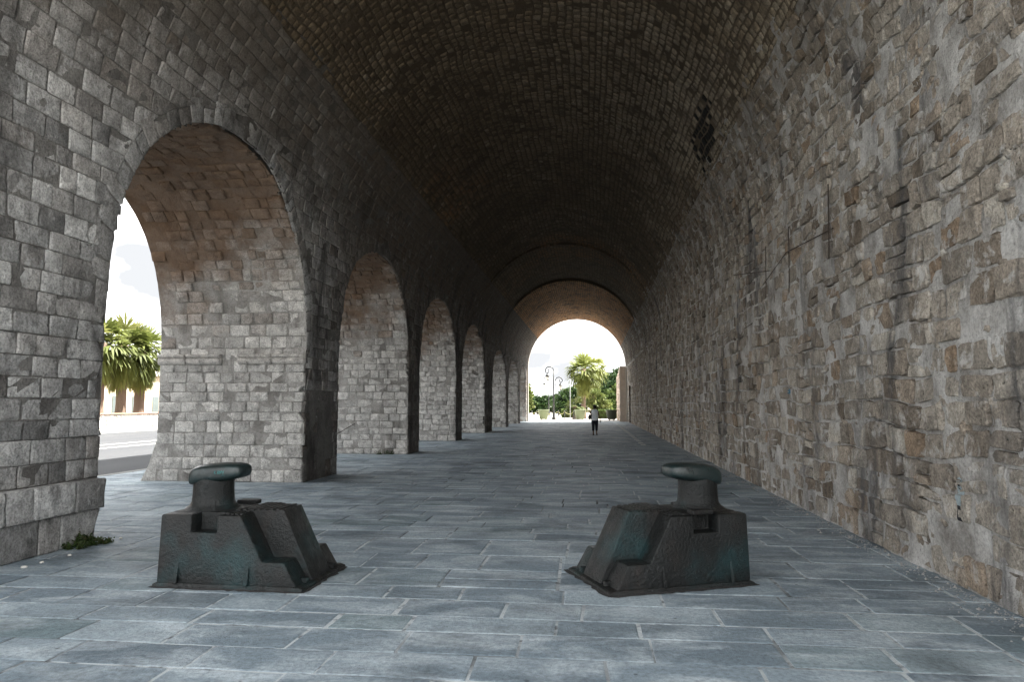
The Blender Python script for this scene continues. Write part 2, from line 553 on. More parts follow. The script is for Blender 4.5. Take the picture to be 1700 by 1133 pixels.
# darker, browner towards the vault; shade of the inner bays put into the tone
dusky = np.clip(sstep(4.6, 8.2, cv) * 0.62 + sstep(13.5, 20, cu) * 0.6, 0, 0.95)
tone[:, 0] = np.clip(tone[:, 0] * (1 - dusky), 0, 1)
tone[:, 1] = np.clip(tone[:, 1] + dusky * 0.6, 0, 0.8)
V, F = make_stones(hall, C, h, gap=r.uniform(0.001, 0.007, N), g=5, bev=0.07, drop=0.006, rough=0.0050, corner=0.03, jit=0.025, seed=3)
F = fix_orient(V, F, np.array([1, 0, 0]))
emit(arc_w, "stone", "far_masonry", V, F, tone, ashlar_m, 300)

# voussoirs round the arches on the hall face
cs, meta = [], []
for i, (a, b, c) in enumerate(OPEN):
    cen, ra, rb = (a + b) / 2, (b - a) / 2, c - SPR
    th = [0.0]
    while th[-1] < math.pi - 0.05:
        th.append(min(math.pi, th[-1] + r.uniform(0.06, 0.115)))
    for t0, t1 in zip(th[:-1], th[1:]):
        ro = RING * r.uniform(0.85, 1.5)
        q0, q1 = [arch_pt(cen, ra + d_, rb + d_, tt) for d_, tt in ((0, t0), (ro, t0))], [arch_pt(cen, ra + d_, rb + d_, tt) for d_, tt in ((ro, t1), (0, t1))]
        cs.append(q0 + q1)
C = np.array(cs)
C = C[C[..., 0].min(1) > Y0]
N = len(C)
cu = C[..., 0].mean(1)
h = r.normal(0.005, 0.005, N)
tone = np.stack([np.clip(r.normal(0.44, 0.15, N) * (1 - 0.7 * sstep(13.5, 20, cu)), 0, 1), np.clip(0.4 * sstep(13.5, 20, cu) + r.normal(0.08, 0.1, N), 0, 0.6), r.random(N)], -1)  # shade of the inner bays is put into the ring stones as well
V, F = make_stones(hall, C, h, gap=r.uniform(0.001, 0.010, N), g=5, bev=0.08, drop=0.008, rough=0.007, corner=0.05, jit=0.07, seed=4)
F = fix_orient(V, F, np.array([1, 0, 0]))
emit(arc_w, "voussoir", "far_voussoirs", V, F, tone, ashlar_m, 70)

# intrados: far jamb, soffit and near jamb of each opening
def intrados(i):
    a, b, c = OPEN[i]
    cen, ra, rb = (a + b) / 2, (b - a) / 2, c - SPR
    t = np.linspace(0, math.pi, 200)
    ap = np.array([arch_pt(cen, ra, rb, math.pi - q) for q in t])
    y = np.concatenate([[b], ap[:, 0], [a]])
    z = np.concatenate([[0], ap[:, 1], [0]])
    l = np.concatenate([[0], np.cumsum(np.hypot(np.diff(y), np.diff(z)))])
    def surf(u, vv):
        yy, zz = np.interp(u, l, y), np.interp(u, l, z)
        e = 0.02
        ty, tz = np.interp(u + e, l, y) - np.interp(u - e, l, y), np.interp(u + e, l, z) - np.interp(u - e, l, z)
        tl = np.maximum(np.hypot(ty, tz), 1e-9)
        ny, nz = -tz / tl, ty / tl
        return np.stack([XL - vv, yy, zz], -1), np.stack([np.zeros_like(yy), ny, nz], -1)
    return surf, l[-1]
allV, allT, allM = [], [], []
FJ = None
for i in range(len(OPEN)):
    surf, tot = intrados(i)
    cs = []
    u = 0.0
    while u < tot - 0.05:
        u1 = min(u + r.uniform(0.19, 0.28), tot)
        upper = 4.0 < u < tot - 4.0
        cuts = split_row(0.0, XL - XO, 0.18 if upper else 0.26, 0.42 if upper else 0.54, r)
        for q in range(len(cuts) - 1):
            c0_ = (float(np.clip(r.normal(0.035, 0.06), 0, 0.2)), float(np.clip(r.normal(0.035, 0.06), 0, 0.2))) if q == 0 else (cuts[q], cuts[q])
            cs.append([(u, c0_[0]), (u1, c0_[1]), (u1, cuts[q + 1]), (u, cuts[q + 1])])
        u = u1
    C = np.array(cs)
    N = len(C)
    cu, cv = C[..., 0].mean(1), C[..., 1].mean(1)
    Pm, _ = surf(cu, cv)
    if i == 0:
        kk = Pm[:, 1] > Y0 + 0.2
        C, cu, cv, Pm = C[kk], cu[kk], cv[kk], Pm[kk]
        N = len(C)
    z = Pm[:, 2]
    brown = sstep(3.0, 4.4, z - 0.9 * np.clip(1.2 - cv, 0, 1.2) + r.normal(0, 0.35, N))
    rub = (cv < 1.0) & (z < 1.7) & (i == 2)
    tone = np.stack([np.clip(r.normal(0.62, 0.17, N) - 0.2 * brown, 0.02, 1), np.clip(brown * r.uniform(0.0, 0.5, N), 0, 1), r.random(N)], -1)
    pale = (r.random(N) < 0.10) & (brown > 0.3)
    tone[pale, 0], tone[pale, 1] = 0.9, 0.15
    if i == 7:      # golden light on the last pier is put into its stone tone
        tone[:, 0], tone[:, 1] = np.clip(r.normal(0.85, 0.1, N), 0, 1), np.clip(r.normal(0.4, 0.1, N), 0, 1)
    h = r.normal(0.006, 0.008, N) + brown * r.normal(0, 0.022, N) + rub * r.uniform(-0.03, 0.05, N) - (cv > 2.9) * (z > 2.8) * (r.random(N) < 0.3) * 0.05
    V, F = make_stones(surf, C, h, gap=0.001 + 0.012 * brown * r.random(N) + 0.005 * r.random(N), g=4, bev=0.10, drop=0.008, rough=0.006, corner=0.04, jit=0.05, seed=40 + i)
    F = fix_orient(V, F, np.array([0, -1, 0]))
    FJ = F
    # seen from the camera through the opening?
    cpt = V.mean(1)
    tpar = XL / cpt[:, 0]
    yy, zz = cpt[:, 1] * tpar, CAM_H + (cpt[:, 2] - CAM_H) * tpar
    a, b, c = OPEN[i]
    seen = (np.abs(yy - (a + b) / 2) < half_at(i, zz)) & (cpt[:, 1] > (a + b) / 2)
    allV.append(V); allT.append(tone); allM.append(seen)
emit(arc_w, "jamb_stone", "far_jamb_stones", np.concatenate(allV), FJ, np.concatenate(allT), jamb_m, 300, np.concatenate(allM))

# mortar faces behind the stones
def chip(a, b, seed):       # how far a corner has broken back, in metres
    n = fbm(np.asarray(a) * 1.3, np.asarray(b) * 1.3, seed, 4, 0.6)
    return 0.02 * n + 0.20 * sstep(0.50, 0.70, n)
def keep_face(u, vv):
    m_ = np.zeros(np.shape(u), bool)
    for i, (a, b, c) in enumerate(OPEN):
        cen = (a + b) / 2
        k_ = chip(u * 0 + (np.sign(u - cen) + i * 7), vv * 2.2 + u * 0.8, 140)
        m_ |= np.abs(u - cen) < (half_at(i, vv - k_ * 0.5) + k_ * (half_at(i, vv - k_ * 0.5) > 0))
    return ~m_
us = np.concatenate([np.arange(Y0, 26, 0.06), np.arange(26, Y1 + 0.01, 0.15)])
mortar_grid("mortar", hall, us, np.arange(0, LEFT_TOP + 0.31, 0.07), 0.014, 3.0, 5, ash_mortar, arc_w, -0.008, keep_face)
for i in range(len(OPEN)):
    surf, tot = intrados(i)
    o = mortar_grid("mortar", surf, np.arange(0, tot + 0.001, tot / int(tot / 0.08)), np.linspace(0.01, XL - XO, 46), 0.016, 3.2, 60 + i, jamb_mortar, arc_w, -0.004, (lambda u, vv, k_=i, s_=surf: (s_(u, vv)[0][..., 1] > Y0) & (vv > chip(u * 2.0, u * 0 + k_ * 3.1, 150))))
# solid core with the openings cut out, outer face at XO
def core_poly(pad):
    pts = [(Y0, 0), (Y0, 11.3), (Y1, 11.3), (Y1, 0)]
    for i in reversed(range(len(OPEN))):
        a, b, c = OPEN[i]
        if i == 0:
            cen, ra, rb = (a + b) / 2, (b - a) / 2 + pad, c - SPR + pad
            pts.append((b + pad, 0))
            pts += [p for p in (arch_pt(cen, ra, rb, math.pi - t) for t in np.linspace(0, math.pi, 49)) if p[0] > Y0 + 0.1]
            zt = SPR + rb * (1 - (abs(Y0 - cen) / ra) ** EXPO) ** (1 / EXPO)
            pts[0] = (Y0, zt)
            continue
        cen, ra, rb = (a + b) / 2, (b - a) / 2 + pad, c - SPR + pad
        pts.append((b + pad, 0))
        for t in np.linspace(0, math.pi, 25):
            pts.append(arch_pt(cen, ra, rb, math.pi - t))
        pts.append((a - pad, 0))
    return pts
def prism(name, poly, x0, x1, mat, parent, axis='x'):
    n = len(poly)
    mk = (lambda p, x: (x, p[0], p[1])) if axis == 'x' else (lambda p, x: (p[0], x, p[1]))
    V = [mk(p, x0) for p in poly] + [mk(p, x1) for p in poly]
    F = [list(range(n)), list(range(2 * n - 1, n - 1, -1))]
    for k in range(n):
        q = (k + 1) % n
        F.append([q, k, n + k, n + q])
    o = mesh_np(name, V, F, mat, parent, False)
    bm = bmesh.new(); bm.from_mesh(o.data); bmesh.ops.recalc_face_normals(bm, faces=bm.faces); bm.to_mesh(o.data); bm.free()
    return o
prism("wall_core", core_poly(0.07), XL - 0.09, XO + 0.02, ash_mortar, arc_w)
# outer stone course round the outer arch edge comes from the jamb stones; impost moulding on the second pier
def sweep_x(name, prof, x0, x1, y, mat, parent):
    n = len(prof)
    xs = np.linspace(x0, x1, 14)
    rr = np.random.default_rng(9)
    V, F = [], []
    for x in xs:
        wv = rr.normal(0, 0.004)
        for (py, pz) in prof:
            V.append((x, y - py + wv, pz + wv * 0.6))
    for k in range(len(xs) - 1):
        for j in range(n - 1):
            F.append([k * n + j, k * n + j + 1, (k + 1) * n + j + 1, (k + 1) * n + j])
    F.append(list(range(n))); F.append(list(range(len(xs) * n - 1, (len(xs) - 1) * n - 1, -1)))
    o = mesh_np(name, V, F, mat, parent, True, np.tile([0.62, 0.12, 0.5], (len(F), 1)))
    bm = bmesh.new(); bm.from_mesh(o.data); bmesh.ops.recalc_face_normals(bm, faces=bm.faces); bm.to_mesh(o.data); bm.free()
    return o
imp = [(-0.05, 2.56), (0.03, 2.56), (0.07, 2.59), (0.095, 2.64), (0.085, 2.69), (0.05, 2.71), (0.09, 2.72), (0.115, 2.75), (0.105, 2.79), (0.03, 2.80), (-0.05, 2.80)]
for x0, x1 in [(-6.22, -6.95), (-6.97, -7.75), (-8.15, -8.95), (-8.97, -9.62)]:
    sweep_x("impost", imp, x0, x1, 14.95, jamb_m, arc_w)

# battered foot at the outer corner of the second pier
fv = [(-9.55, 14.98, 0), (-9.95, 14.95, 0), (-9.78, 14.96, 0.35), (-9.62, 14.97, 0.9), (-9.55, 14.97, 1.05), (-9.55, 16.9, 0), (-9.95, 16.9, 0), (-9.78, 16.9, 0.35), (-9.62, 16.9, 0.9), (-9.55, 16.9, 1.05)]
ff = [[0, 1, 2, 3, 4], [9, 8, 7, 6, 5], [1, 6, 7, 2], [2, 7, 8, 3], [3, 8, 9, 4], [0, 5, 6, 1]]
ft = mesh_np("battered_foot", fv, ff, jamb_m, arc_w, False, np.tile([0.6, 0.05, 0.5], (6, 1)))
bm = bmesh.new(); bm.from_mesh(ft.data); bmesh.ops.recalc_face_normals(bm, faces=bm.faces); bm.to_mesh(ft.data); bm.free()

# ------------------------------------------------------------------ RUBBLE WALL (right)
rub_w = tag(empty("rubble_wall"), "rough brown rubble stone wall with pale mortar along the right side", "wall")
RT = 7.4
r = np.random.default_rng(33)
cs = []
v = 0.0
while v < RT:
    big = 1 - sstep(2.5, 5.5, v)
    hgt = r.uniform(0.17, 0.24) + big * r.uniform(0.04, 0.19)
    v1 = min(v + hgt, RT)
    cuts = split_row(Y0, Y1, 0.17 + 0.05 * big, 0.36 + 0.24 * big, r)
    for q in range(len(cuts) - 1):
        a, b = cuts[q], cuts[q + 1]
        if r.random() < 0.22 and hgt > 0.27:       # two small stones instead of one
            m_ = v + hgt * r.uniform(0.4, 0.6)
            cs.append([(a, v), (b, v), (b, m_), (a, m_)])
            cs.append([(a, m_), (b, m_), (b, v1), (a, v1)])
        else:
            cs.append([(a, v), (b, v), (b, v1), (a, v1)])
    v = v1
C = np.array(cs)
# undulating courses
def warp(U, Vv):
    k = sstep(0, 0.6, Vv)
    return (U + (fbm(U * 1.3, Vv * 1.9, 71, 3) - 0.5) * 0.34, Vv + ((fbm(U * 0.9, Vv * 0.8, 72, 3) - 0.5) * 0.16 + (fbm(U * 3.1, Vv * 3.3, 75, 2) - 0.5) * 0.10) * k)
wu, wv = warp(C[..., 0], C[..., 1])
C = np.stack([wu, wv], -1)
cu, cv = C[..., 0].mean(1), C[..., 1].mean(1)
N = len(C)
h = r.normal(0.006, 0.015, N)
h = np.where(r.random(N) < 0.06, h - 0.06, h)
smooth_far = sstep(22, 40, cu)
h = h * (1 - 0.5 * smooth_far)
tone = np.stack([np.clip(r.normal(0.5, 0.22, N), 0, 1), np.where(r.random(N) < 0.10, r.uniform(0.2, 0.6, N), np.clip(r.normal(0.04, 0.05, N), 0, 1)), r.random(N)], -1)
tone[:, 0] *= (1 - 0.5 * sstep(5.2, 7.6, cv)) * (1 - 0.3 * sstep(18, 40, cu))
V, F = make_stones(right_wall, C, h, gap=r.uniform(0.004, 0.018, N), g=5, bev=0.09, drop=0.012, rough=0.0075, corner=0.13, depth=0.1, jit=0.12, seed=7)
F = fix_orient(V, F, np.array([-1, 0, 0]))
RUB_V, RUB_F = V, F
emit(rub_w, "stone", "far_rubble", V, F, tone, rubble_m, 300, smooth=False)
# chinking stones wedged in the joints
j = r.integers(0, N, 1500)
j = j[(cu[j] < 34)]
ctr = C[j, r.integers(0, 4, len(j))] + r.normal(0, 0.02, (len(j), 2))
ctr[:, 1] = np.clip(ctr[:, 1], 0.08, RT)
sx, sy = r.uniform(0.035, 0.09, len(j)), r.uniform(0.025, 0.055, len(j))
ang = r.normal(0, 0.5, len(j))
q = np.array([(-1, -1), (1, -1), (1, 1), (-1, 1)])
CC = np.stack([np.stack([a * sx * np.cos(ang) - b * sy * np.sin(ang), a * sx * np.sin(ang) + b * sy * np.cos(ang)], -1) for a, b in q], 1) + ctr[:, None]
t2 = np.stack([np.clip(r.normal(0.55, 0.25, len(j)), 0, 1), np.clip(r.normal(0.1, 0.15, len(j)), 0, 0.8), r.random(len(j))], -1)
V, F = make_stones(right_wall, CC, r.normal(0.004, 0.010, len(j)), gap=0.0, g=4, bev=0.25, drop=0.02, rough=0.008, corner=0.3, depth=0.06, jit=0.15, seed=8)
F = fix_orient(V, F, np.array([-1, 0, 0]))
emit(rub_w, "chinking_stone", "far_chinking_stones", V, F, t2, rubble_m, 80)
us = np.concatenate([np.arange(Y0, 22, 0.045), np.arange(22, Y1 + 0.01, 0.12)])
mort_r = mortar_grid("mortar", right_wall, us, np.arange(0, RT + 0.31, 0.05), 0.032, 3.4, 14, rub_mortar, rub_w, -0.008, void=0.045)

# ------------------------------------------------------------------ BARREL VAULT
vault = tag(empty("barrel_vault"), "dark sooty barrel vault of small stone setts overhead", "vault")
r = np.random.default_rng(44)
cs, kind = [], []
for ya, yb, hh, wlo, whi in [(Y0, 36.8, 0.17, 0.15, 0.25), (36.8, 46.8, 0.16, 0.24, 0.36), (46.8, Y1, 0.14, 0.26, 0.40)]:
    v = LEFT_TOP
    while v < STOT - RT - 0.02:
        v1 = min(v + hh * r.uniform(0.85, 1.15), STOT - RT)
        cuts = split_row(ya, yb, wlo, whi, r)
        for q in range(len(cuts) - 1):
            cs.append([(cuts[q], v), (cuts[q + 1], v), (cuts[q + 1], v1), (cuts[q], v1)])
        v = v1
C = np.array(cs)
k = (C[..., 0].mean(1) < 36.8)
off = np.stack([(fbm(C[..., 0] * 1.6, C[..., 1] * 1.6, 81, 2) - 0.5) * 0.16, (fbm(C[..., 0] * 0.9, C[..., 1] * 0.9, 82, 2) - 0.5) * 0.16], -1)
C = C + off * k[:, None, None] * np.where(np.abs(C[..., 1] - LEFT_TOP) < 0.01, 0, 1)[..., None]
cu, cv = C[..., 0].mean(1), C[..., 1].mean(1)
N = len(C)
h = np.where(cu < 36.8, r.normal(0.009, 0.008, N), r.normal(0.006, 0.004, N))
gone = (cu < 36.8) & (r.random(N) < 0.025)
h = np.where(gone, -0.05, h)
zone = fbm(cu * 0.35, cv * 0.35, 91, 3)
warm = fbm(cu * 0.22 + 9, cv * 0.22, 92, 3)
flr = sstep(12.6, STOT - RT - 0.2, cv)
side = sstep(10.5, 14.5, cv) + 0.6 * flr             # right flank of the vault is paler, a soft glow put into its tone
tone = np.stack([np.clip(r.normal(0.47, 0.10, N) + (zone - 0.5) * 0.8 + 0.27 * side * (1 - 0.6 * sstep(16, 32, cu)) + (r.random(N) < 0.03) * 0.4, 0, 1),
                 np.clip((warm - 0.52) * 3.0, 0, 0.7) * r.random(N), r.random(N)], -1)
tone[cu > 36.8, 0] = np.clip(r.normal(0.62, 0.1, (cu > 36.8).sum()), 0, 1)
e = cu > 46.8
tone[e, 0], tone[e, 1] = np.clip(r.normal(0.93, 0.05, e.sum()), 0, 1), r.uniform(0.6, 1.0, e.sum())  # warm bounce from the sunlit square is put into the end bricks' orange
# a torn black patch low on the right flank
soot = ((cu - 16.4) / 1.35) ** 2 + ((cv - (STOT - 8.05)) / 0.34 - 0.35 * (cu - 16.4)) ** 2 < 1 + r.normal(0, 0.45, N)
tone[soot, 0], tone[soot, 1], tone[soot, 2] = 0.0, 0.0, 2.0
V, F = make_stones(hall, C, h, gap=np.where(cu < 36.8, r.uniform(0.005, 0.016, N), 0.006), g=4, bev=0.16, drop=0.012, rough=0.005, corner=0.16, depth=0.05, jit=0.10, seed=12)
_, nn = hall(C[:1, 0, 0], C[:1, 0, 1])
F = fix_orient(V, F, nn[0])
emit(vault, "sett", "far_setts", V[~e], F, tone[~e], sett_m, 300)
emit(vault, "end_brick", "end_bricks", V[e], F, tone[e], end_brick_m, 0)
us = np.concatenate([np.arange(Y0, 36.79, 0.16), [36.79, 36.81], np.arange(36.97, 46.79, 0.2), [46.79, 46.81], np.arange(47, Y1 + 0.01, 0.3)])
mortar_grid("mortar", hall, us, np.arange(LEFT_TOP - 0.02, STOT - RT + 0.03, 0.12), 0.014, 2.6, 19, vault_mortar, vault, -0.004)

# ------------------------------------------------------------------ mass of the building round the hall
shell_m = plain("outer_render", (0.36, 0.33, 0.29), 0.9, 0.2, 0.3, 0.8, 0.4)
bld = tag(empty("hall_building"), "stone mass of the old arsenal hall that carries the vault", "building")
def box(name, lo, hi, mat, parent=None, bevel=0.0, seg=2):
    bm = bmesh.new()
    bmesh.ops.create_cube(bm, size=1.0)
    for vv in bm.verts:
        vv.co = Vector([lo[k] + (vv.co[k] + 0.5) * (hi[k] - lo[k]) for k in range(3)])
    if bevel:
        bmesh.ops.bevel(bm, geom=bm.edges[:], offset=bevel, segments=seg, profile=0.5, affect='EDGES')
    me = bpy.data.meshes.new(name)
    bm.to_mesh(me); bm.free()
    return link_mesh(name, me, mat, parent)
box("right_mass", (XC + AX + 0.13, Y0, 0), (7.5, Y1 - 0.02, 11.2), shell_m, bld)
box("roof", (XO - 0.1, Y0 - 0.15, 11.31), (7.7, Y1 + 0.2, 11.7), shell_m, bld)
def facade(name, y0, y1):
    arcp = [(XC + AX * math.cos(t), ZS + BZ * math.sin(t)) for t in np.linspace(0, math.pi, 41)]
    if y0 > 40:
        arcp = [(XC + (AX - 0.13) * math.cos(t), ZS + (BZ - 0.30) * math.sin(t)) for t in np.linspace(0, math.pi, 41)]
    foot = 0 if y0 > 40 else 6.3  # unseen front wall: its left leg is left out to let light in
    if y0 < 40:
        arcp = [p for p in arcp if not (p[0] < XC and p[1] < foot)]
    poly = [(7.5, 0), (7.5, 11.2), (XO, 11.2), (XO, foot), (arcp[-1][0], foot)] + arcp[::-1] + [(arcp[0][0], 0)]
    return prism(name, poly, y0, y1, shell_m, bld, axis='y')
facade("end_wall", Y1 - 0.05, Y1 + 0.5)
facade("front_wall", Y0 - 0.5, Y0 - 0.02)

# ------------------------------------------------------------------ GROUND
def sheet(name, x0, x1, y0, y1, z, mat, parent=None, nx=1, ny=1):
    V = [(x0 + (x1 - x0) * i / nx, y0 + (y1 - y0) * j_ / ny, z) for j_ in range(ny + 1) for i in range(nx + 1)]
    F = [[j_ * (nx + 1) + i, j_ * (nx + 1) + i + 1, (j_ + 1) * (nx + 1) + i + 1, (j_ + 1) * (nx + 1) + i] for j_ in range(ny) for i in range(nx)]
    return mesh_np(name, V, F, mat, parent, False)
ground_m = plain("ground_earth", (0.16, 0.14, 0.11), 0.95, 0.1, 0.35, 0.3, 0.3)
tag(sheet("ground", -900, 900, -500, 1500, -0.16, ground_m), "pale earth ground spreading to the horizon", kind="structure")

m = M("asphalt")
c = m.ramp(m.noise(0.6, 6, 0.6, m.map((1, 0.15, 1))), [(0.3, (0.034, 0.037, 0.042)), (0.7, (0.052, 0.054, 0.058))])
c = m.mix(1.0, c, m.ramp(m.noise(60, 3), [(0.3, 0.75), (0.7, 1.25)]), 'MULTIPLY')
asphalt = m.done(c, 0.85, m.bump(m.noise(90, 3), 0.5, 0.006), 0.3)
tag(sheet("road", -29.9, -11.66, -80, 260, -0.125, asphalt), "grey asphalt road outside the arches", kind="structure")

m = M("paving_joint")
c = m.mix(m.ramp(m.noise(0.45, 4), [(0.36, 0.0), (0.50, 1.0)]), (0.045, 0.05, 0.054), (0.46, 0.50, 0.52))
c = m.mix(m.ramp(m.noise(9, 6), [(0.30, 0.0), (0.5, 1.0)]), (0.09, 0.097, 0.105), c)
joint_m = m.done(c, 0.95, m.bump(m.noise(40, 6), 0.8, 0.01), 0.15)

m = M("paving_slab")
t = m.attr()
c = m.ramp(t[0], [(0.0, (0.120, 0.157, 0.188)), (0.5, (0.190, 0.240, 0.278)), (1.0, (0.285, 0.345, 0.385))])
c = m.mix(m.math('MULTIPLY', t[1], 0.55), c, (0.085, 0.14, 0.14))
wear = m.noise(1.6, 5, 0.66, m.map((0.7, 1.6, 1)), 0.6)
c = m.mix(m.ramp(wear, [(0.45, 0.0), (0.66, 0.75)]), c, (0.44, 0.50, 0.54))
dirt = m.noise(0.9, 5, 0.66, m.map((1, 1.3, 1), loc=(4, 1, 0)), 0.3)
c = m.mix(m.ramp(dirt, [(0.50, 0.0), (0.72, 0.65)]), c, (0.05, 0.062, 0.07))
c = m.mix(1.0, c, m.ramp(m.noise(26, 6, 0.68), [(0.28, 0.60), (0.5, 1.0), (0.74, 1.35)]), 'MULTIPLY')
spots = m.math('MULTIPLY', m.ramp(m.voro(3.3), [(0.035, 1.0), (0.06, 0.0)]), 0.7)
c = m.mix(spots, c, (0.035, 0.04, 0.045))
specks = m.math('MULTIPLY', m.ramp(m.voro(7.1), [(0.03, 1.0), (0.055, 0.0)]), m.ramp(m.noise(2.0, 3), [(0.5, 0.0), (0.6, 0.8)]))
c = m.mix(specks, c, (0.36, 0.39, 0.40))
hgt = m.math('ADD', m.noise(9, 5, 0.66), m.math('MULTIPLY', m.noise(55, 5, 0.65), 0.5))
slab_m = m.done(c, m.ramp(m.noise(5, 6), [(0.3, 0.52), (0.7, 0.78)]), m.bump(hgt, 0.75, 0.014), 0.35)

pav = tag(sheet("pavement", -11.5, XC + AX + 0.2, -12, 71.5, -0.0058, joint_m, nx=6, ny=20), "blue grey stone slab paving through the hall", kind="structure")
r = np.random.default_rng(55)
cs = []
y = -2.0
while y < 69.3:
    dep = r.choice([0.40, 0.50, 0.60, 0.74, 0.90], p=[0.2, 0.28, 0.26, 0.18, 0.08]) * r.uniform(0.86, 1.0)
    x = -11.48 + r.uniform(-0.5, 0)
    while x < XC + AX + 0.1:
        wd = r.uniform(0.58, 1.15)
        xa, xb = max(x, -11.48), min(x + wd, XC + AX + 0.12)
        if xb - xa > 0.1:
            if dep > 0.6 and r.random() < 0.16:
                md = y + dep * r.uniform(0.4, 0.6)
                cs.append([(xa, y), (xb, y), (xb, md), (xa, md)])
                cs.append([(xa, md), (xb, md), (xb, y + dep), (xa, y + dep)])
            else:
                cs.append([(xa, y), (xb, y), (xb, y + dep), (xa, y + dep)])
        x += wd
    y += dep
C = np.array(cs)
C = C + np.stack([(fbm(C[..., 0] * 0.7, C[..., 1] * 0.7, 101, 2) - 0.5) * 0.08, (fbm(C[..., 0] * 0.5, C[..., 1] * 1.1, 102, 2) - 0.5) * 0.05], -1)
C[..., 0] = np.clip(C[..., 0], -11.5, XC + AX + 0.16)
N = len(C)
def floor_s(u, vv):
    u, vv = np.broadcast_arrays(u, vv)
    P = np.stack([u, vv, np.zeros_like(u)], -1)
    Nn = np.zeros_like(P); Nn[..., 2] = 1
    return P, Nn
tone = np.stack([np.clip(r.normal(0.5, 0.24, N), 0, 1), (r.random(N) < 0.10) * r.uniform(0.3, 0.9, N), r.random(N)], -1)
V, F = make_stones(floor_s, C, np.clip(r.normal(0.0, 0.0014, N), -0.002, 0.003), gap=r.uniform(0.004, 0.018, N), g=4, bev=0.025, drop=0.0028, rough=0.0008, corner=0.014, depth=0.04, jit=0.014, seed=13)
F = fix_orient(V, F, np.array([0, 0, 1]))
msk = C[..., 1].mean(1) > 3.0
emit(pav, "slab", "far_slabs", V, F, tone, slab_m, 300, msk, smooth=False)

mark_m = plain("pale_marker_stone", (0.50, 0.52, 0.52), 0.8, 0.2, 0.15, 6)
for k in range(22):
    y_ = 30.0 + k * 1.45
    box("marker_stone", (2.02, y_, -0.01), (2.22, y_ + 0.62, 0.008), mark_m, pav)
kerb_m = plain("kerb_stone", (0.30, 0.30, 0.29), 0.9, 0.2, 0.2, 3, 0.4)
yellow_m = plain("yellow_paint", (0.42, 0.30, 0.11), 0.8, 0.3, 0.3, 5)
white_m = plain("white_paint", (0.62, 0.62, 0.60), 0.8, 0.3, 0.2, 5)
k_ = tag(box("kerb", (-11.65, -12, -0.15), (-11.50, 90, 0.004), kerb_m), "stone kerb between the paving and the road", kind="structure")
tag(sheet("yellow_line", -11.98, -11.68, -12, 90, -0.121, yellow_m), "faded yellow line along the near kerb", kind="structure")
for x in (-20.0, -21.6):
    tag(sheet("lane_marking", x - 0.08, x + 0.08, -60, 240, -0.121, white_m), "white centre line on the asphalt road", kind="structure")
tag(box("far_kerb", (-30.1, -60, -0.15), (-29.9, 240, 0.0), kerb_m), "pale kerb across the road", kind="structure")
conc_m = plain("far_paving", (0.24, 0.235, 0.225), 0.9, 0.2, 0.15, 2, 0.2)
tag(sheet("far_pavement", -34, -30.1, -60, 240, -0.004, conc_m), "pale pavement across the road", kind="structure")
plaza_m = plain("plaza_paving", (0.42, 0.40, 0.37), 0.85, 0.2, 0.15, 1.2, 0.2)
tag(sheet("plaza", -11.6, 60, 71.5, 130, -0.014, plaza_m), "bright sunlit paving of the square beyond the hall", kind="structure")
tag(sheet("forecourt", -11.6, 60, -90, -12, -0.014, plaza_m), "pale paving of the forecourt", kind="structure")
tag(sheet("side_yard", 7.6, 60, -12, 71.5, -0.014, plaza_m), "pale yard on the far side of the hall", kind="structure")
tag(sheet("fore_strip", 3.6, 7.6, -12, 2.5, -0.0145, plaza_m), "pale strip of paving by the hall mouth", kind="structure")
tag(sheet("end_strip", 3.6, 7.6, 69.0, 71.5, -0.0145, plaza_m), "pale strip of paving by the far wall", kind="structure")

#@@PART2@@
# ------------------------------------------------------------------ more shape helpers
def tube(name, pts, rad, mat, parent=None, seg=8, caps=True):
    """round tube along points, rad a number or a list"""
    pts = [Vector(p) for p in pts]
    n = len(pts)
    rad = [rad] * n if isinstance(rad, (int, float)) else rad
    V, F = [], []
    ref = Vector((0, 0, 1))
    for k, p in enumerate(pts):
        t = (pts[min(k + 1, n - 1)] - pts[max(k - 1, 0)]).normalized()
        if abs(t.dot(ref)) > 0.95:
            ref = Vector((1, 0, 0)) if abs(t.x) < 0.9 else Vector((0, 1, 0))
        a = t.cross(ref).normalized()
        b = t.cross(a).normalized()
        for j_ in range(seg):
            g = 2 * math.pi * j_ / seg
            V.append(p + (a * math.cos(g) + b * math.sin(g)) * rad[k])
    for k in range(n - 1):
        for j_ in range(seg):
            q = (j_ + 1) % seg
            F.append([k * seg + j_, k * seg + q, (k + 1) * seg + q, (k + 1) * seg + j_])
    if caps:
        F.append(list(range(seg - 1, -1, -1)))
        F.append(list(range((n - 1) * seg, n * seg)))
    o = mesh_np(name, V, F, mat, parent, True)
    return o

def lathe(name, prof, mat, parent=None, seg=20, center=(0, 0)):
    V, F = [], []
    for (rr, z) in prof:
        for j_ in range(seg):
            g = 2 * math.pi * j_ / seg
            V.append((center[0] + rr * math.cos(g), center[1] + rr * math.sin(g), z))
    for k in range(len(prof) - 1):
        for j_ in range(seg):
            q = (j_ + 1) % seg
            F.append([k * seg + j_, k * seg + q, (k + 1) * seg + q, (k + 1) * seg + j_])
    F.append(list(range(seg - 1, -1, -1)))
    F.append(list(range((len(prof) - 1) * seg, len(prof) * seg)))
    return mesh_np(name, V, F, mat, parent, True)

def recalc(o):
    bm = bmesh.new(); bm.from_mesh(o.data); bmesh.ops.recalc_face_normals(bm, faces=bm.faces); bm.to_mesh(o.data); bm.free()
    return o

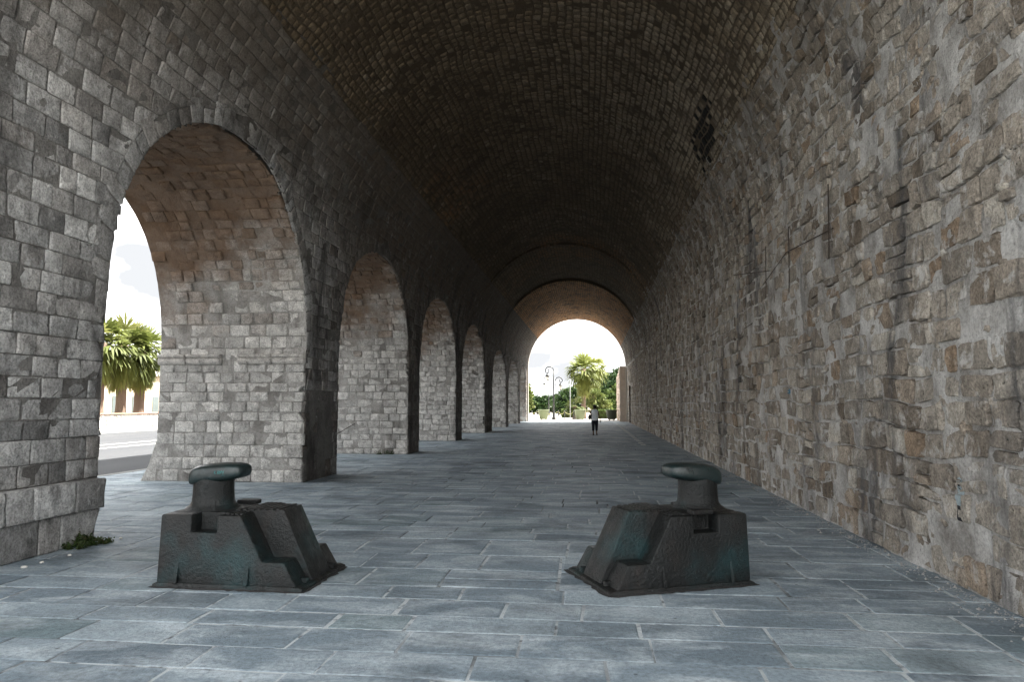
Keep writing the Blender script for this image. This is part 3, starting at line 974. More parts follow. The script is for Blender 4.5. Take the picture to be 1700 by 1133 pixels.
def bevel_mod(o, w_=0.012, seg=3):
    b = o.modifiers.new("worn_edge", 'BEVEL')
    b.width, b.segments, b.limit_method, b.angle_limit = w_, seg, 'ANGLE', R(28)
    b.harden_normals = False
    o.data.shade_smooth()
    return o

def copy_tree(o, parent=None):
    c = o.copy()
    col.objects.link(c)
    c.parent = parent
    for ch in o.children:
        copy_tree(ch, c)
    return c

# ------------------------------------------------------------------ MOORING BOLLARDS
m = M("cast_iron")
objc = m.n("ShaderNodeTexCoord").outputs['Object']
c = m.ramp(m.noise(1.8, 5, 0.55, objc), [(0.30, (0.004, 0.0045, 0.0045)), (0.52, (0.007, 0.009, 0.009)), (0.68, (0.010, 0.032, 0.035))])
c = m.mix(m.ramp(m.noise(5.0, 6, 0.66, m.map((1, 1, 0.5), objc, (3, 1, 2))), [(0.52, 0.0), (0.70, 0.55)]), c, (0.018, 0.012, 0.009))
c = m.mix(1.0, c, m.ramp(m.noise(45, 4, 0.7, objc), [(0.3, 0.65), (0.52, 1.0), (0.75, 1.5)]), 'MULTIPLY')
hh = m.math('ADD', m.noise(34, 5, 0.6, objc), m.math('MULTIPLY', m.noise(95, 3, 0.6, objc), 0.4))
iron = m.done(c, m.ramp(m.noise(9, 5, 0.6, objc), [(0.3, 0.28), (0.7, 0.58)]), m.bump(hh, 0.9, 0.018), 0.4)
m = M("worn_iron")
objc = m.n("ShaderNodeTexCoord").outputs['Object']
c = m.ramp(m.noise(4.0, 6, 0.62, objc), [(0.3, (0.006, 0.008, 0.008)), (0.7, (0.010, 0.026, 0.027))])
c = m.mix(m.ramp(m.noise(60, 3, 0.6, objc), [(0.55, 0.0), (0.7, 0.5)]), c, (0.05, 0.065, 0.065))
worn = m.done(c, m.ramp(m.noise(12, 5, 0.6, objc), [(0.3, 0.24), (0.7, 0.5)]), m.bump(m.noise(28, 5, 0.6, objc), 0.35, 0.008), 0.6)
bed_m = plain("bedding_mortar", (0.05, 0.05, 0.05), 0.95, 0.1, 0.5, 20, 0.8)

def prof_solid(name, prof, v0, v1, mat, parent, taper=0.075, bev=0.014):
    n = len(prof)
    V = []
    for vv in (v0, v1):
        for (u, z) in prof:
            V.append((u, vv * (1 - taper * z / 0.66), z))
    F = [list(range(n)), list(range(2 * n - 1, n - 1, -1))]
    for k in range(n):
        q = (k + 1) % n
        F.append([q, k, n + k, n + q])
    o = recalc(mesh_np(name, V, F, mat, parent, False))
    return bevel_mod(o, bev)

def bollard(loc, rz, label):
    b = tag(empty("mooring_bollard", loc, rz), label, "bollard", "old cast iron mooring bollards on the paving")
    # base flange, with the ragged mortar bed it stands in
    fl = [(-0.03, 0.004), (1.45, 0.004), (1.45, 0.028), (1.40, 0.045), (0.01, 0.045), (-0.03, 0.028)]
    prof_solid("base_flange", fl, -0.525, 0.525, iron, b, 0.3, 0.008)
    rr = np.random.default_rng(int(abs(loc[0]) * 100))
    ang = np.linspace(0, 2 * math.pi, 73)[:-1]
    ring = []
    for a in ang:
        cx_, cy_ = math.cos(a), math.sin(a)
        k = 1 / max(abs(cx_) / 0.755, abs(cy_) / 0.545)
        k2 = k * rr.uniform(0.995, 1.05)
        ring.append(((0.71 + cx_ * k * 0.9, cy_ * k * 0.9, 0.016), (0.71 + cx_ * k2, cy_ * k2, 0.002 + rr.uniform(0, 0.006))))
    V = [p for pr in ring for p in pr]
    nn_ = len(ring)
    F = [[2 * k, 2 * k + 1, 2 * ((k + 1) % nn_) + 1, 2 * ((k + 1) % nn_)] for k in range(nn_)]
    recalc(mesh_np("mortar_bed", V, F, bed_m, b, True))
    outer = [(0.0, 0.03), (0.0, 0.65), (0.02, 0.66), (0.31, 0.66), (0.31, 0.50), (0.57, 0.50), (0.57, 0.66), (0.80, 0.66), (1.03, 0.25), (1.25, 0.25), (1.38, 0.03)]
    inner = [(0.0, 0.03), (0.0, 0.655), (0.02, 0.663), (0.79, 0.663), (1.02, 0.245), (1.24, 0.245), (1.37, 0.03)]
    wedge = [(0.004, 0.034), (0.004, 0.66), (0.3, 0.667), (0.62, 0.668), (1.10, 0.685), (1.415, 0.034)]
    for s in (-1, 1):
        prof_solid("cheek", outer, s * 0.30, s * 0.50, iron, b)
        prof_solid("cheek_web", inner, s * 0.10, s * 0.305, iron, b)
        # triangular gussets
        for u0 in (0.20, 0.90):
            g = bmesh.new()
            q = [(u0 - 0.016, s * 0.47, 0.30), (u0 - 0.022, s * 0.49, 0.04), (u0 - 0.022, s * 0.535, 0.04), (u0 + 0.016, s * 0.47, 0.30), (u0 + 0.022, s * 0.49, 0.04), (u0 + 0.022, s * 0.535, 0.04)]
            vv = [g.verts.new(p) for p in q]
            for f in ((0, 1, 2), (5, 4, 3), (0, 3, 4, 1), (1, 4, 5, 2), (2, 5, 3, 0)):
                g.faces.new([vv[i_] for i_ in f])
            bmesh.ops.recalc_face_normals(g, faces=g.faces)
            me = bpy.data.meshes.new("gusset"); g.to_mesh(me); g.free()
            bevel_mod(link_mesh("gusset", me, iron, b), 0.007, 2)
        # small lugs at the toe
        box("toe_lug", (1.33, s * 0.30 - 0.03, 0.03), (1.41, s * 0.30 + 0.03, 0.085), iron, b, 0.012)
    prof_solid("wedge", wedge, -0.215, 0.215, iron, b)
    # ridged tread on the slope behind the neck
    tread = empty("tread", (0, 0, 0), 0, b)
    for k in range(7):
        u0 = 0.60 + k * 0.068
        z0 = 0.668 + (u0 - 0.62) * 0.035
        box("ridge", (u0, -0.19, z0 - 0.02), (u0 + 0.045, 0.19, z0 + 0.012), iron, tread, 0.006)
    for k in range(4):
        u0 = 0.62 + k * 0.045
        box("ridge", (u0, -0.40, 0.645), (u0 + 0.03, -0.23, 0.672), iron, tread, 0.006)
        box("ridge", (u0, 0.23, 0.645), (u0 + 0.03, 0.40, 0.672), iron, tread, 0.006)
    box("rear_lug", (0.33, 0.30, 0.655), (0.55, 0.42, 0.70), iron, b, 0.012)
    # neck, flaring into the top
    nk = lathe("neck", [(0.278, 0.650), (0.258, 0.670), (0.222, 0.695), (0.203, 0.73), (0.196, 0.80), (0.193, 0.86), (0.194, 0.92), (0.19, 0.985)], iron, b, 32, (0.25, 0.0))
    # head: flat hooked lobe reaching over towards the wedge
    secs = [(0.048, 0.90, 0.975, 0.085), (0.052, 0.892, 1.01, 0.13), (0.068, 0.888, 1.045, 0.165), (0.11, 0.892, 1.08, 0.188), (0.19, 0.900, 1.100, 0.200), (0.29, 0.910, 1.108, 0.200),
            (0.38, 0.925, 1.112, 0.190), (0.46, 0.942, 1.112, 0.174), (0.52, 0.955, 1.108, 0.158), (0.57, 0.968, 1.099, 0.138), (0.596, 0.985, 1.082, 0.11), (0.606, 1.01, 1.06, 0.065)]
    V, F = [], []
    sg = 24
    for (u, z0, z1, wv) in secs:
        for j_ in range(sg):
            g = 2 * math.pi * j_ / sg
            cg, sgn = math.cos(g), math.sin(g)
            yy = wv * math.copysign(abs(cg) ** 0.55, cg)
            zz = (z0 + z1) / 2 + (z1 - z0) / 2 * math.copysign(abs(sgn) ** 0.62, sgn)
            V.append((u, yy, zz))
    for k in range(len(secs) - 1):
        for j_ in range(sg):
            q = (j_ + 1) % sg
            F.append([k * sg + j_, k * sg + q, (k + 1) * sg + q, (k + 1) * sg + j_])
    F.append(list(range(sg - 1, -1, -1))); F.append(list(range((len(secs) - 1) * sg, len(secs) * sg)))
    hd = recalc(mesh_np("head", V, F, worn, b, True))
    sb = hd.modifiers.new("round", 'SUBSURF'); sb.levels = sb.render_levels = 1
    return b, hd

bl, head_l = bollard((-4.035, 6.89, 0.0), R(-2.0), "dark iron mooring bollard near the left arch, turquoise scrawl on its head")
brd, head_r = bollard((1.285, 7.53, 0.0), R(180 + 22.5), "dark teal iron mooring bollard near the right rubble wall, hook pointing left")

# turquoise scrawl on the left head
turq = plain("turquoise_paint", (0.035, 0.22, 0.22), 0.6, 0.3, 0.3, 60)
strokes = {  # letters on a 1-high grid
    'K': [[(0, 1), (0.05, 0)], [(0.5, 0.95), (0.05, 0.45), (0.6, 0.05)]],
    'dot': [[(0.1, 0.25), (0.16, 0.22)]],
    'R': [[(0, 0), (0, 0.9), (0.4, 0.95), (0.45, 0.6), (0.05, 0.45), (0.5, 0.0)]],
    'N': [[(0, 0), (0.05, 0.95), (0.5, 0.05), (0.52, 1.0)]],
    'Y': [[(0, 0.95), (0.25, 0.5), (0.55, 0.6)], [(0.6, 1.1), (0.3, -0.1)]],
}
bvh = BVHTree.FromPolygons([v.co for v in head_l.data.vertices], [p.vertices[:] for p in head_l.data.polygons])
scr = empty("scrawl", (0, 0, 0), 0, head_l)
def on_head(u, z):
    hit = bvh.ray_cast(Vector((u, -1, z)), Vector((0, 1, 0)))
    return (hit[0] + Vector((0, -0.0005, 0))) if hit[0] else None
x = 0.36
for ch, adv in (('K', 0.75), ('dot', 0.35), ('R', 0.62), ('N', 0.68), ('Y', 0.75), ('dot', 0.3)):
    for st in strokes[ch]:
        pts = []
        for (p, q) in zip(st[:-1], st[1:]):
            for k in range(4):
                f = k / 3
                h_ = on_head(x + (p[0] + (q[0] - p[0]) * f) * 0.030, 1.012 + (p[1] + (q[1] - p[1]) * f) * 0.034)
                if h_ is not None and (not pts or (h_ - pts[-1]).length > 1e-4):
                    pts.append(h_)
        if len(pts) > 1:
            tube("stroke", pts, 0.0019, turq, scr, 5)
    x += adv * 0.030
pts = [on_head(0.425 + k * 0.008, 1.0) for k in range(5)]
pts = [p for p in pts if p is not None]
if len(pts) > 1:
    tube("stroke", pts, 0.0015, turq, scr, 5)

# ------------------------------------------------------------------ iron fixings on the walls
rust = plain("rusty_iron", (0.035, 0.024, 0.018), 0.8, 0.3, 0.4, 30, 0.4)
def wall_x(y, z, off=0.03):
    P, Nn = right_wall(np.array(y), np.array(z))
    return tuple(P + Nn * off)
rods = [[(10.25, 4.80), (10.33, 3.74)], [(12.3, 4.70), (12.39, 3.59)], [(13.9, 4.72), (13.99, 3.74)], [(14.2, 4.02), (12.5, 4.30), (10.1, 4.13)], [(17.0, 4.72), (13.6, 4.19)],
        [(20.5, 3.6), (19.2, 3.62)], [(16.0, 3.35), (15.2, 3.38)], [(11.2, 3.3), (10.9, 3.32)]]
for rd in rods:
    pts = []
    for p, q in zip(rd[:-1], rd[1:]):
        for k in range(5):
            f = k / 5
            pts.append(wall_x(p[0] + (q[0] - p[0]) * f, p[1] + (q[1] - p[1]) * f, 0.045))
    pts.append(wall_x(rd[-1][0], rd[-1][1], 0.05))
    tube("iron_rod", pts, 0.008, rust, rub_w, 6)
box("drain_slot", (XC + AX - 0.10, 63.4, 0.05), (XC + AX + 0.05, 63.75, 3.3), rust, rub_w, 0.01)
# small painted figure and a dab of blue left on the stones
near = np.where((RUB_V[:, :, 1].mean(1) < 22) & (RUB_V[:, :, 2].mean(1) < 3))[0]
bv, bf = [], []
for k in near:
    bf += [[int(q) + len(bv) for q in f] for f in RUB_F]
    bv += [Vector(p) for p in RUB_V[k]]
o0 = len(bv)
bv += [v.co.copy() for v in mort_r.data.vertices]
bf += [[q + o0 for q in p.vertices] for p in mort_r.data.polygons if bv[o0 + p.vertices[0]].y < 22 and bv[o0 + p.vertices[0]].z < 3]
wall_bvh = BVHTree.FromPolygons(bv, bf)
def paint(name, inside, y0, y1, z0, z1, mat, step=0.012):
    V, F, idx = [], [], {}
    def vert(i_, j_):
        if (i_, j_) not in idx:
            hit = wall_bvh.ray_cast(Vector((2.5, y0 + i_ * step, z0 + j_ * step)), Vector((1, 0, 0)))
            idx[(i_, j_)] = len(V)
            V.append((hit[0].x - 0.004 if hit[0] else 3.4, y0 + i_ * step, z0 + j_ * step))
        return idx[(i_, j_)]
    for i_ in range(int((y1 - y0) / step)):
        for j_ in range(int((z1 - z0) / step)):
            yy, zz = (i_ + 0.5) * step / (y1 - y0), (j_ + 0.5) * step / (z1 - z0)
            if inside(yy, zz):
                F.append([vert(i_, j_), vert(i_, j_ + 1), vert(i_ + 1, j_ + 1), vert(i_ + 1, j_)])
    if F:
        mesh_np(name, V, F, mat, rub_w, True)
nz_ = lambda a, b: float(vnoise(np.array(a * 9), np.array(b * 9), 4)) - 0.5
pale_p = plain("pale_blue_paint", (0.30, 0.36, 0.38), 0.8, 0.2, 0.4, 30)
black_p = plain("black_paint", (0.02, 0.022, 0.025), 0.7, 0.2, 0.4, 30)
blue_p = plain("blue_paint", (0.05, 0.16, 0.24), 0.8, 0.2, 0.4, 30)
paint("paint_mark", lambda a, b: 0.38 < b < 0.80 and abs(a - 0.5) < 0.26 * (1 - 0.8 * abs(b - 0.6)) + 0.12 * nz_(a, b), 7.02, 7.26, 0.60, 1.02, pale_p)
paint("paint_mark", lambda a, b: 0.84 < b and (a - 0.5) ** 2 / 0.03 + (b - 0.92) ** 2 / 0.005 < 1 + nz_(a, b), 7.02, 7.26, 0.60, 1.02, pale_p)
paint("paint_mark", lambda a, b: (0.04 < b < 0.38 and (abs(a - 0.42) < 0.09 or abs(a - 0.58) < 0.08) and nz_(a, b) > -0.3) or (0.72 < b < 0.82 and abs(a - 0.5) < 0.40 and nz_(a, b) > 0), 7.022, 7.262, 0.60, 1.02, black_p)
paint("paint_mark", lambda a, b: (a - 0.5) ** 2 + (b - 0.5) ** 2 < 0.2 + 0.2 * nz_(a, b), 12.7, 12.86, 1.84, 1.98, blue_p, 0.02)
# slack tether on the third pier
tube("iron_tether", [(-8.05, 23.70, 1.02), (-8.12, 23.66, 0.98), (-8.5, 23.62, 0.75), (-8.95, 23.60, 0.52), (-9.3, 23.62, 0.38)], 0.014, rust, arc_w, 6)
lathe("tether_ring", [(0.0, 23.0), (0.0, 23.0)], rust, arc_w, 4).hide_render = True
bpy.data.objects.remove(bpy.data.objects["tether_ring"])

# ------------------------------------------------------------------ LEAVES, TREES, PALMS
def leaf_mat(name, c1, c2, c3=None, trans=0.35):
    m = M(name)
    t = m.attr()
    cc = m.ramp(t[0], [(0.0, c1), (0.6, c2), (1.0, c3 or c2)])
    m.done(cc, 0.6, None, 0.3)
    tr = m.n("ShaderNodeBsdfTranslucent")
    m.l(cc, tr.inputs['Color'])
    ms = m.n("ShaderNodeMixShader")
    ms.inputs[0].default_value = trans
    out = [n for n in m.t.nodes if n.type == 'OUTPUT_MATERIAL'][0]
    m.l(m.b.outputs[0], ms.inputs[1]); m.l(tr.outputs[0], ms.inputs[2]); m.l(ms.outputs[0], out.inputs['Surface'])
    return m.m
palm_m = leaf_mat("palm_frond", (0.07, 0.088, 0.02), (0.14, 0.165, 0.042), (0.23, 0.23, 0.08))
skirt_m = leaf_mat("palm_skirt", (0.12, 0.135, 0.03), (0.20, 0.22, 0.055), (0.27, 0.265, 0.085))
dark_leaf = leaf_mat("evergreen_leaf", (0.010, 0.024, 0.008), (0.026, 0.058, 0.016), (0.06, 0.10, 0.02), 0.25)
mid_leaf = leaf_mat("broad_leaf", (0.03, 0.055, 0.012), (0.07, 0.11, 0.025), (0.14, 0.18, 0.05), 0.3)
pale_leaf = leaf_mat("pale_leaf", (0.06, 0.085, 0.02), (0.12, 0.15, 0.04), (0.22, 0.23, 0.08), 0.35)
weed_m = leaf_mat("weed_leaf", (0.016, 0.034, 0.008), (0.036, 0.066, 0.014), (0.07, 0.06, 0.03), 0.25)
trunk_m = plain("palm_trunk_bark", (0.17, 0.125, 0.095), 0.95, 0.1, 0.35, 12, 0.9)
bark_m = plain("bark", (0.07, 0.052, 0.038), 0.95, 0.1, 0.35, 12, 0.8)

def quads(name, P, mat, parent, tone):
    """P (n,4,3)"""
    n = len(P)
    F = np.arange(n * 4).reshape(n, 4)
    o = mesh_np(name, P.reshape(-1, 3), F, mat, parent, False, tone)
    return tag(o, kind="stuff") if False else o

def leaf_cloud(name, blobs, n, size, mat, parent, seed, tint=0.0):
    """leaf quads through the volume of a few ellipsoids, gathered in clumps"""
    rr = np.random.default_rng(seed)
    blobs = np.array(blobs, float)
    vol = blobs[:, 3] * blobs[:, 4] * blobs[:, 5]
    nc = max(40, n // 34)
    which = rr.choice(len(blobs), nc, p=vol / vol.sum())
    d = rr.normal(0, 1, (nc, 3)); d /= np.linalg.norm(d, axis=1)[:, None]
    rad = rr.uniform(0.45, 1.0, nc) ** 0.5 * rr.uniform(0.85, 1.12, nc)
    cc = blobs[which, :3] + d * blobs[which, 3:6] * rad[:, None]
    k = rr.integers(0, nc, n)
    sp = rr.normal(0, 1, (n, 3)) * (blobs[which[k], 3:6].mean(1) * 0.13)[:, None]
    c = cc[k] + sp * np.array([1, 1, 0.75])
    a = rr.normal(0, 1, (n, 3)); a /= np.linalg.norm(a, axis=1)[:, None]
    b = np.cross(a, rr.normal(0, 1, (n, 3))); b /= np.linalg.norm(b, axis=1)[:, None]
    s = size * rr.uniform(0.6, 1.4, n)[:, None]
    P = np.stack([c - a * s, c + b * s * 0.5, c + a * s, c - b * s * 0.5], 1)
    ct = rr.random(nc)
    tone = np.stack([np.clip(0.15 + 0.7 * ct[k] + rr.normal(0, 0.12, n) + tint, 0, 1), rr.random(n), rr.random(n)], -1)
    return quads(name, P, mat, parent, tone)

def tree(name, label, base, blobs, n, size, mat, trunk_r=0.18, group="trees beyond the hall", seed=1, trunk_h=None):
    t = tag(empty(name, base), label, "tree", group)
    bl_ = np.array(blobs, float)
    th_ = trunk_h or float(bl_[:, 2].mean())
    tube("trunk", [(0, 0, -0.1), (0.03, 0.02, th_ * 0.4), (-0.02, 0.04, th_ * 0.8), (0, 0, th_)], [trunk_r * 1.3, trunk_r, trunk_r * 0.8, trunk_r * 0.5], bark_m, t, 8)
    for k, q in enumerate(bl_[:5]):
        tube("limb", [(0, 0, th_ * 0.5), tuple(q[:3] * 0.5 + np.array([0, 0, th_ * 0.3])), tuple(q[:3])], [trunk_r * 0.6, trunk_r * 0.4, trunk_r * 0.12], bark_m, t, 6)
    leaf_cloud("crown", blobs, n, size, mat, t, seed)
    return t

def palm(name, label, base, h_, crown_r, skirt_h, seed, group, trunk_r=0.24, n_live=46, n_skirt=70, lean=(0, 0), cat="palm tree", mats=None, leaf_len=0.62):
    rr = np.random.default_rng(seed)
    t = tag(empty(name, base), label, cat, group)
    k = 14
    pts, rad = [], []
    for i in range(k):
        f = i / (k - 1)
        pts.append((lean[0] * f * f, lean[1] * f * f, -0.1 + (h_ + 0.1) * f))
        rad.append(trunk_r * (1.35 - 0.4 * min(1, f * 4)) * (1 + 0.04 * (i % 2)))
    tube("trunk", pts, rad, trunk_m, t, 12)
    top = np.array([lean[0], lean[1], h_])
    def fan(o, d, length, fan_r, droop, nl, spread):
        """petiole plus fan of leaflets"""
        out = []
        d = d / np.linalg.norm(d)
        side = np.cross(d, np.array([0, 0, 1.0])); side /= max(np.linalg.norm(side), 1e-6)
        up = np.cross(side, d)
        end = o + d * length + np.array([0, 0, -droop * length * 0.3])
        w_ = 0.022
        out.append([o - side * w_, o + side * w_, end + side * w_ * 0.6, end - side * w_ * 0.6])
        twist = rr.normal(0, 0.35)
        side2 = side * math.cos(twist) + up * math.sin(twist)
        for j_ in range(nl):
            a = (j_ / (nl - 1) - 0.5) * spread
            dd = d * math.cos(a) + side2 * math.sin(a)
            dd = dd + up * (0.10 * math.cos(a * 2)) + rr.normal(0, 0.05, 3)
            ln = fan_r * (0.78 + 0.22 * math.cos(a)) * rr.uniform(0.85, 1.1)
            m1 = end + dd * ln * 0.55 + np.array([0, 0, -droop * ln * 0.10])
            m2 = end + dd * ln + np.array([0, 0, -droop * ln * rr.uniform(0.35, 0.7)])
            pr = np.cross(dd, up); pr /= max(np.linalg.norm(pr), 1e-6)
            ww = fan_r * 0.07
            out.append([end - pr * ww * 0.3, end + pr * ww * 0.3, m1 + pr * ww, m1 - pr * ww])
            out.append([m1 - pr * ww, m1 + pr * ww, m2 + pr * ww * 0.12, m2 - pr * ww * 0.12])
        return out
    live, lt = [], []
    for i in range(n_live):
        az = rr.uniform(0, 2 * math.pi)
        el = math.asin(rr.uniform(-0.6, 0.97))
        d = np.array([math.cos(az) * math.cos(el), math.sin(az) * math.cos(el), math.sin(el)])
        ln = crown_r * rr.uniform(0.38, 0.58)
        q = fan(top + np.array([0, 0, rr.uniform(-0.25, 0.25)]), d, ln, crown_r * leaf_len * 1.12 * rr.uniform(0.85, 1.1), 0.8 - 0.5 * el, 11, 2.6)
        live += q
        lt += [np.clip(0.35 + 0.35 * d[2] + rr.normal(0, 0.18), 0, 1)] * len(q)
    tone = np.stack([np.array(lt)] * 3, -1)
    m1_, m2_ = mats or (palm_m, skirt_m)
    quads("crown", np.array(live), m1_, t, tone)
    if n_skirt:
        sk, st = [], []
        for i in range(n_skirt):
            az = rr.uniform(0, 2 * math.pi)
            f = rr.random()
            o = top + np.array([0, 0, -0.15 - f * skirt_h * 0.62])
            d = np.array([math.cos(az), math.sin(az), -0.7 - 1.2 * f + rr.normal(0, 0.2)])
            q = fan(o, d, crown_r * 0.30 * (1 - 0.35 * f), crown_r * 0.40 * rr.uniform(0.75, 1.15), 1.5, 11, 1.7)
            sk += q
            st += [np.clip(0.25 + 0.75 * f * rr.uniform(0.5, 1.1) + rr.normal(0, 0.12), 0, 1)] * len(q)
        quads("skirt", np.array(sk), m2_, t, np.stack([np.array(st)] * 3, -1))
    return t

# palms across the road, behind the low wall
palm("palm_tree", "left of the two leafy palms seen through the nearest arch", (-34.0, 48.4, 0), 5.95, 2.3, 2.0, 1, "palms across the road", 0.36, leaf_len=0.55)
palm("palm_tree", "right palm of the two seen through the nearest arch, close to the pier", (-34.2, 50.8, 0), 5.8, 2.3, 2.1, 2, "palms across the road", 0.38, leaf_len=0.55)
palm("palm_tree", "palm half hidden by the edge of the nearest pier on the left", (-34.3, 46.4, 0), 6.0, 2.2, 2.0, 3, "palms across the road", 0.36, leaf_len=0.55)

# low white rubble wall across the road
m = M("whitewashed_rubble")
t = m.attr()
c = m.ramp(t[0], [(0.0, (0.36, 0.33, 0.29)), (1.0, (0.62, 0.59, 0.54))])
wr_m = m.done(m.mix(1.0, c, m.ramp(m.noise(9, 5), [(0.3, 0.75), (0.7, 1.15)]), 'MULTIPLY'), 0.9, m.bump(m.noise(20, 5), 0.6, 0.02), 0.2)
cop_m = plain("coping_tile", (0.36, 0.20, 0.14), 0.85, 0.2, 0.2, 3, 0.3)
lw = tag(empty("garden_wall"), "low whitish rubble wall with a thin red coping across the road", "wall")
box("wall_core", (-32.5, 20, -0.01), (-32.03, 120, 1.0), plain("pale_mortar", (0.55, 0.53, 0.49), 0.95, 0.1, 0.15, 4, 0.3), lw)
box("coping", (-32.58, 20, 1.0), (-31.93, 120, 1.07), cop_m, lw, 0.01)
r = np.random.default_rng(77)
cs = []
zz = 0.03
while zz < 0.95:
    z1 = min(zz + r.uniform(0.2, 0.32), 0.99)
    cuts = split_row(38.0, 60.0, 0.22, 0.5, r)
    for q in range(len(cuts) - 1):
        cs.append([(cuts[q], zz), (cuts[q + 1], zz), (cuts[q + 1], z1), (cuts[q], z1)])
    zz = z1
C = np.array(cs)
C = C + np.stack([(fbm(C[..., 0] * 2, C[..., 1] * 3, 5, 2) - 0.5) * 0.2, (fbm(C[..., 0] * 2, C[..., 1] * 2, 6, 2) - 0.5) * 0.14], -1)
C[..., 1] = np.clip(C[..., 1], 0.01, 0.99)
def lw_s(u, vv):
    u, vv = np.broadcast_arrays(u, vv)
    P = np.stack([np.full_like(u, -32.03), u, vv], -1)
    Nn = np.zeros_like(P); Nn[..., 0] = 1
    return P, Nn
V, F = make_stones(lw_s, C, r.normal(0.02, 0.015, len(C)), 0.02, 4, 0.15, 0.02, 0.008, 0.2, 0.05, 0.1, 3)
F = fix_orient(V, F, np.array([1, 0, 0]))
emit(lw, "stone", "far_stones", V, F, np.stack([r.random(len(C))] * 3, -1), wr_m, 90, (C[..., 0].mean(1) > 42) & (C[..., 0].mean(1) < 51))

# cream building behind the palms
cream = plain("cream_render", (0.50, 0.42, 0.33), 0.9, 0.2, 0.06, 0.7, 0.1)
band_m = plain("white_render", (0.62, 0.60, 0.57), 0.9, 0.2, 0.06, 0.7)
glass_m = plain("dark_glass", (0.10, 0.12, 0.12), 0.15, 0.5, 0.3, 2)
frame_m = plain("green_frame", (0.10, 0.12, 0.11), 0.6, 0.3, 0.1, 4)
cb = tag(empty("street_building", (-45, 40, 0)), "cream building with tall narrow windows behind the palms across the road", "building")
box("wall", (-12, -10, 0), (0, 60, 4.6), cream, cb)
box("base_course", (0.0, -10, 0), (0.06, 60, 0.5), band_m, cb)
box("cornice", (-12.1, -10.1, 4.6), (0.35, 60.1, 4.95), band_m, cb)
box("pilaster", (0.0, 24.1, 0.5), (0.09, 24.8, 4.6), band_m, cb)
box("roof", (-12.0, -10.0, 4.95), (0.1, 60, 5.1), band_m, cb)
for yy in (16.0, 19.2, 22.75, 25.7, 29.0, 32.0, 35.0):
    wn = box("window", (0.0, yy, 0.55), (0.05, yy + 1.0, 2.45), frame_m, cb)
    for q in (0, 1):
        box("pane", (0.045, yy + 0.07 + q * 0.45, 0.62), (0.056, yy + 0.48 + q * 0.45, 2.38), glass_m, wn)
    box("sill", (0.0, yy - 0.08, 0.47), (0.12, yy + 1.08, 0.55), band_m, wn)

# ------------------------------------------------------------------ THE FAR END
# ruined wall running on past the end of the hall
ru_m = stone_mat("ruin_stone", [(0.0, (0.40, 0.33, 0.28)), (1.0, (0.58, 0.50, 0.43))], (0.4, 0.26, 0.17), (0.12, 0.10, 0.09), 0.6, 0.8, (0.5, 0.45, 0.4), 0.62, 0.8)
rw = tag(empty("ruined_wall"), "pinkish ruined stone wall with a broken top just past the far opening", "wall")
top = [(69.05, 5.30), (70.5, 5.2), (71.6, 4.95), (72.4, 5.0), (73.5, 4.8), (75.0, 4.85), (76.2, 4.6), (78.0, 4.62)]
poly = [(69.05, -0.1)] + top + [(78.0, -0.1)]
core = prism("wall_core", poly, 2.72, 4.2, plain("ruin_mortar", (0.48, 0.41, 0.35), 0.95, 0.1, 0.25, 3, 0.6), rw)
def ru_s(u, vv):
    u, vv = np.broadcast_arrays(u, vv)
    P = np.stack([np.full_like(u, 2.72), u, vv], -1)
    Nn = np.zeros_like(P); Nn[..., 0] = -1
    return P, Nn
cs = []
zz = 0.0
r = np.random.default_rng(91)
while zz < 4.9:
    z1 = zz + r.uniform(0.25, 0.4)
    lim = float(np.interp(z1, [4.55, 4.85, 5.0, 5.3], [78, 74, 71.0, 69.2])) if z1 > 4.55 else 78
    cuts = split_row(69.07, lim, 0.3, 0.7, r)
    for q in range(len(cuts) - 1):
        cs.append([(cuts[q], zz), (cuts[q + 1], zz), (cuts[q + 1], z1), (cuts[q], z1)])
    zz = z1
C = np.array(cs)
V, F = make_stones(ru_s, C, r.normal(0.015, 0.012, len(C)), 0.008, 4, 0.12, 0.015, 0.008, 0.12, 0.05, 0.08, 5)
F = fix_orient(V, F, np.array([-1, 0, 0]))
emit(rw, "stone", "far_stones", V, F, np.stack([r.random(len(C)), np.clip(r.normal(0.2, 0.15, len(C)), 0, 1), r.random(len(C))], -1), ru_m, 60)

# planters
pot_m = plain("green_planter", (0.13, 0.155, 0.085), 0.6, 0.35, 0.12, 2)
pot_shade = plain("shaded_planter", (0.035, 0.042, 0.030), 0.5, 0.35, 0.2, 2)  # darker copy of the planter green, its shade put into the colour
soil_m = plain("soil", (0.05, 0.04, 0.03), 0.95, 0.1, 0.3, 10, 0.5)
steel_m = plain("dark_steel", (0.03, 0.032, 0.033), 0.5, 0.4, 0.2, 6)
def planter(x, y, label, mat, shrub=None):
    p = tag(empty("planter", (x, y, 0)), label, "planter", "round planters at the end of the hall")
    lathe("pot", [(0.40, 0.10), (0.42, 0.12), (0.56, 1.02), (0.62, 1.04), (0.62, 1.10), (0.57, 1.10), (0.54, 0.98)], mat, p, 24)
    lathe("soil", [(0.53, 0.97), (0.0, 1.0)], soil_m, p, 16)
    for a in range(4):
        g = R(45 + 90 * a)
        box("foot", (math.cos(g) * 0.33 - 0.04, math.sin(g) * 0.33 - 0.04, 0), (math.cos(g) * 0.33 + 0.04, math.sin(g) * 0.33 + 0.04, 0.11), steel_m, p)
    return p
planter(-4.95, 74.0, "pale green planter at the left, beside the lamp posts", pot_m)
planter(-1.18, 74.0, "olive green planter in front of the palm trunk", pot_m)
planter(2.02, 73.6, "dark shaded planter against the ruined wall", pot_shade)

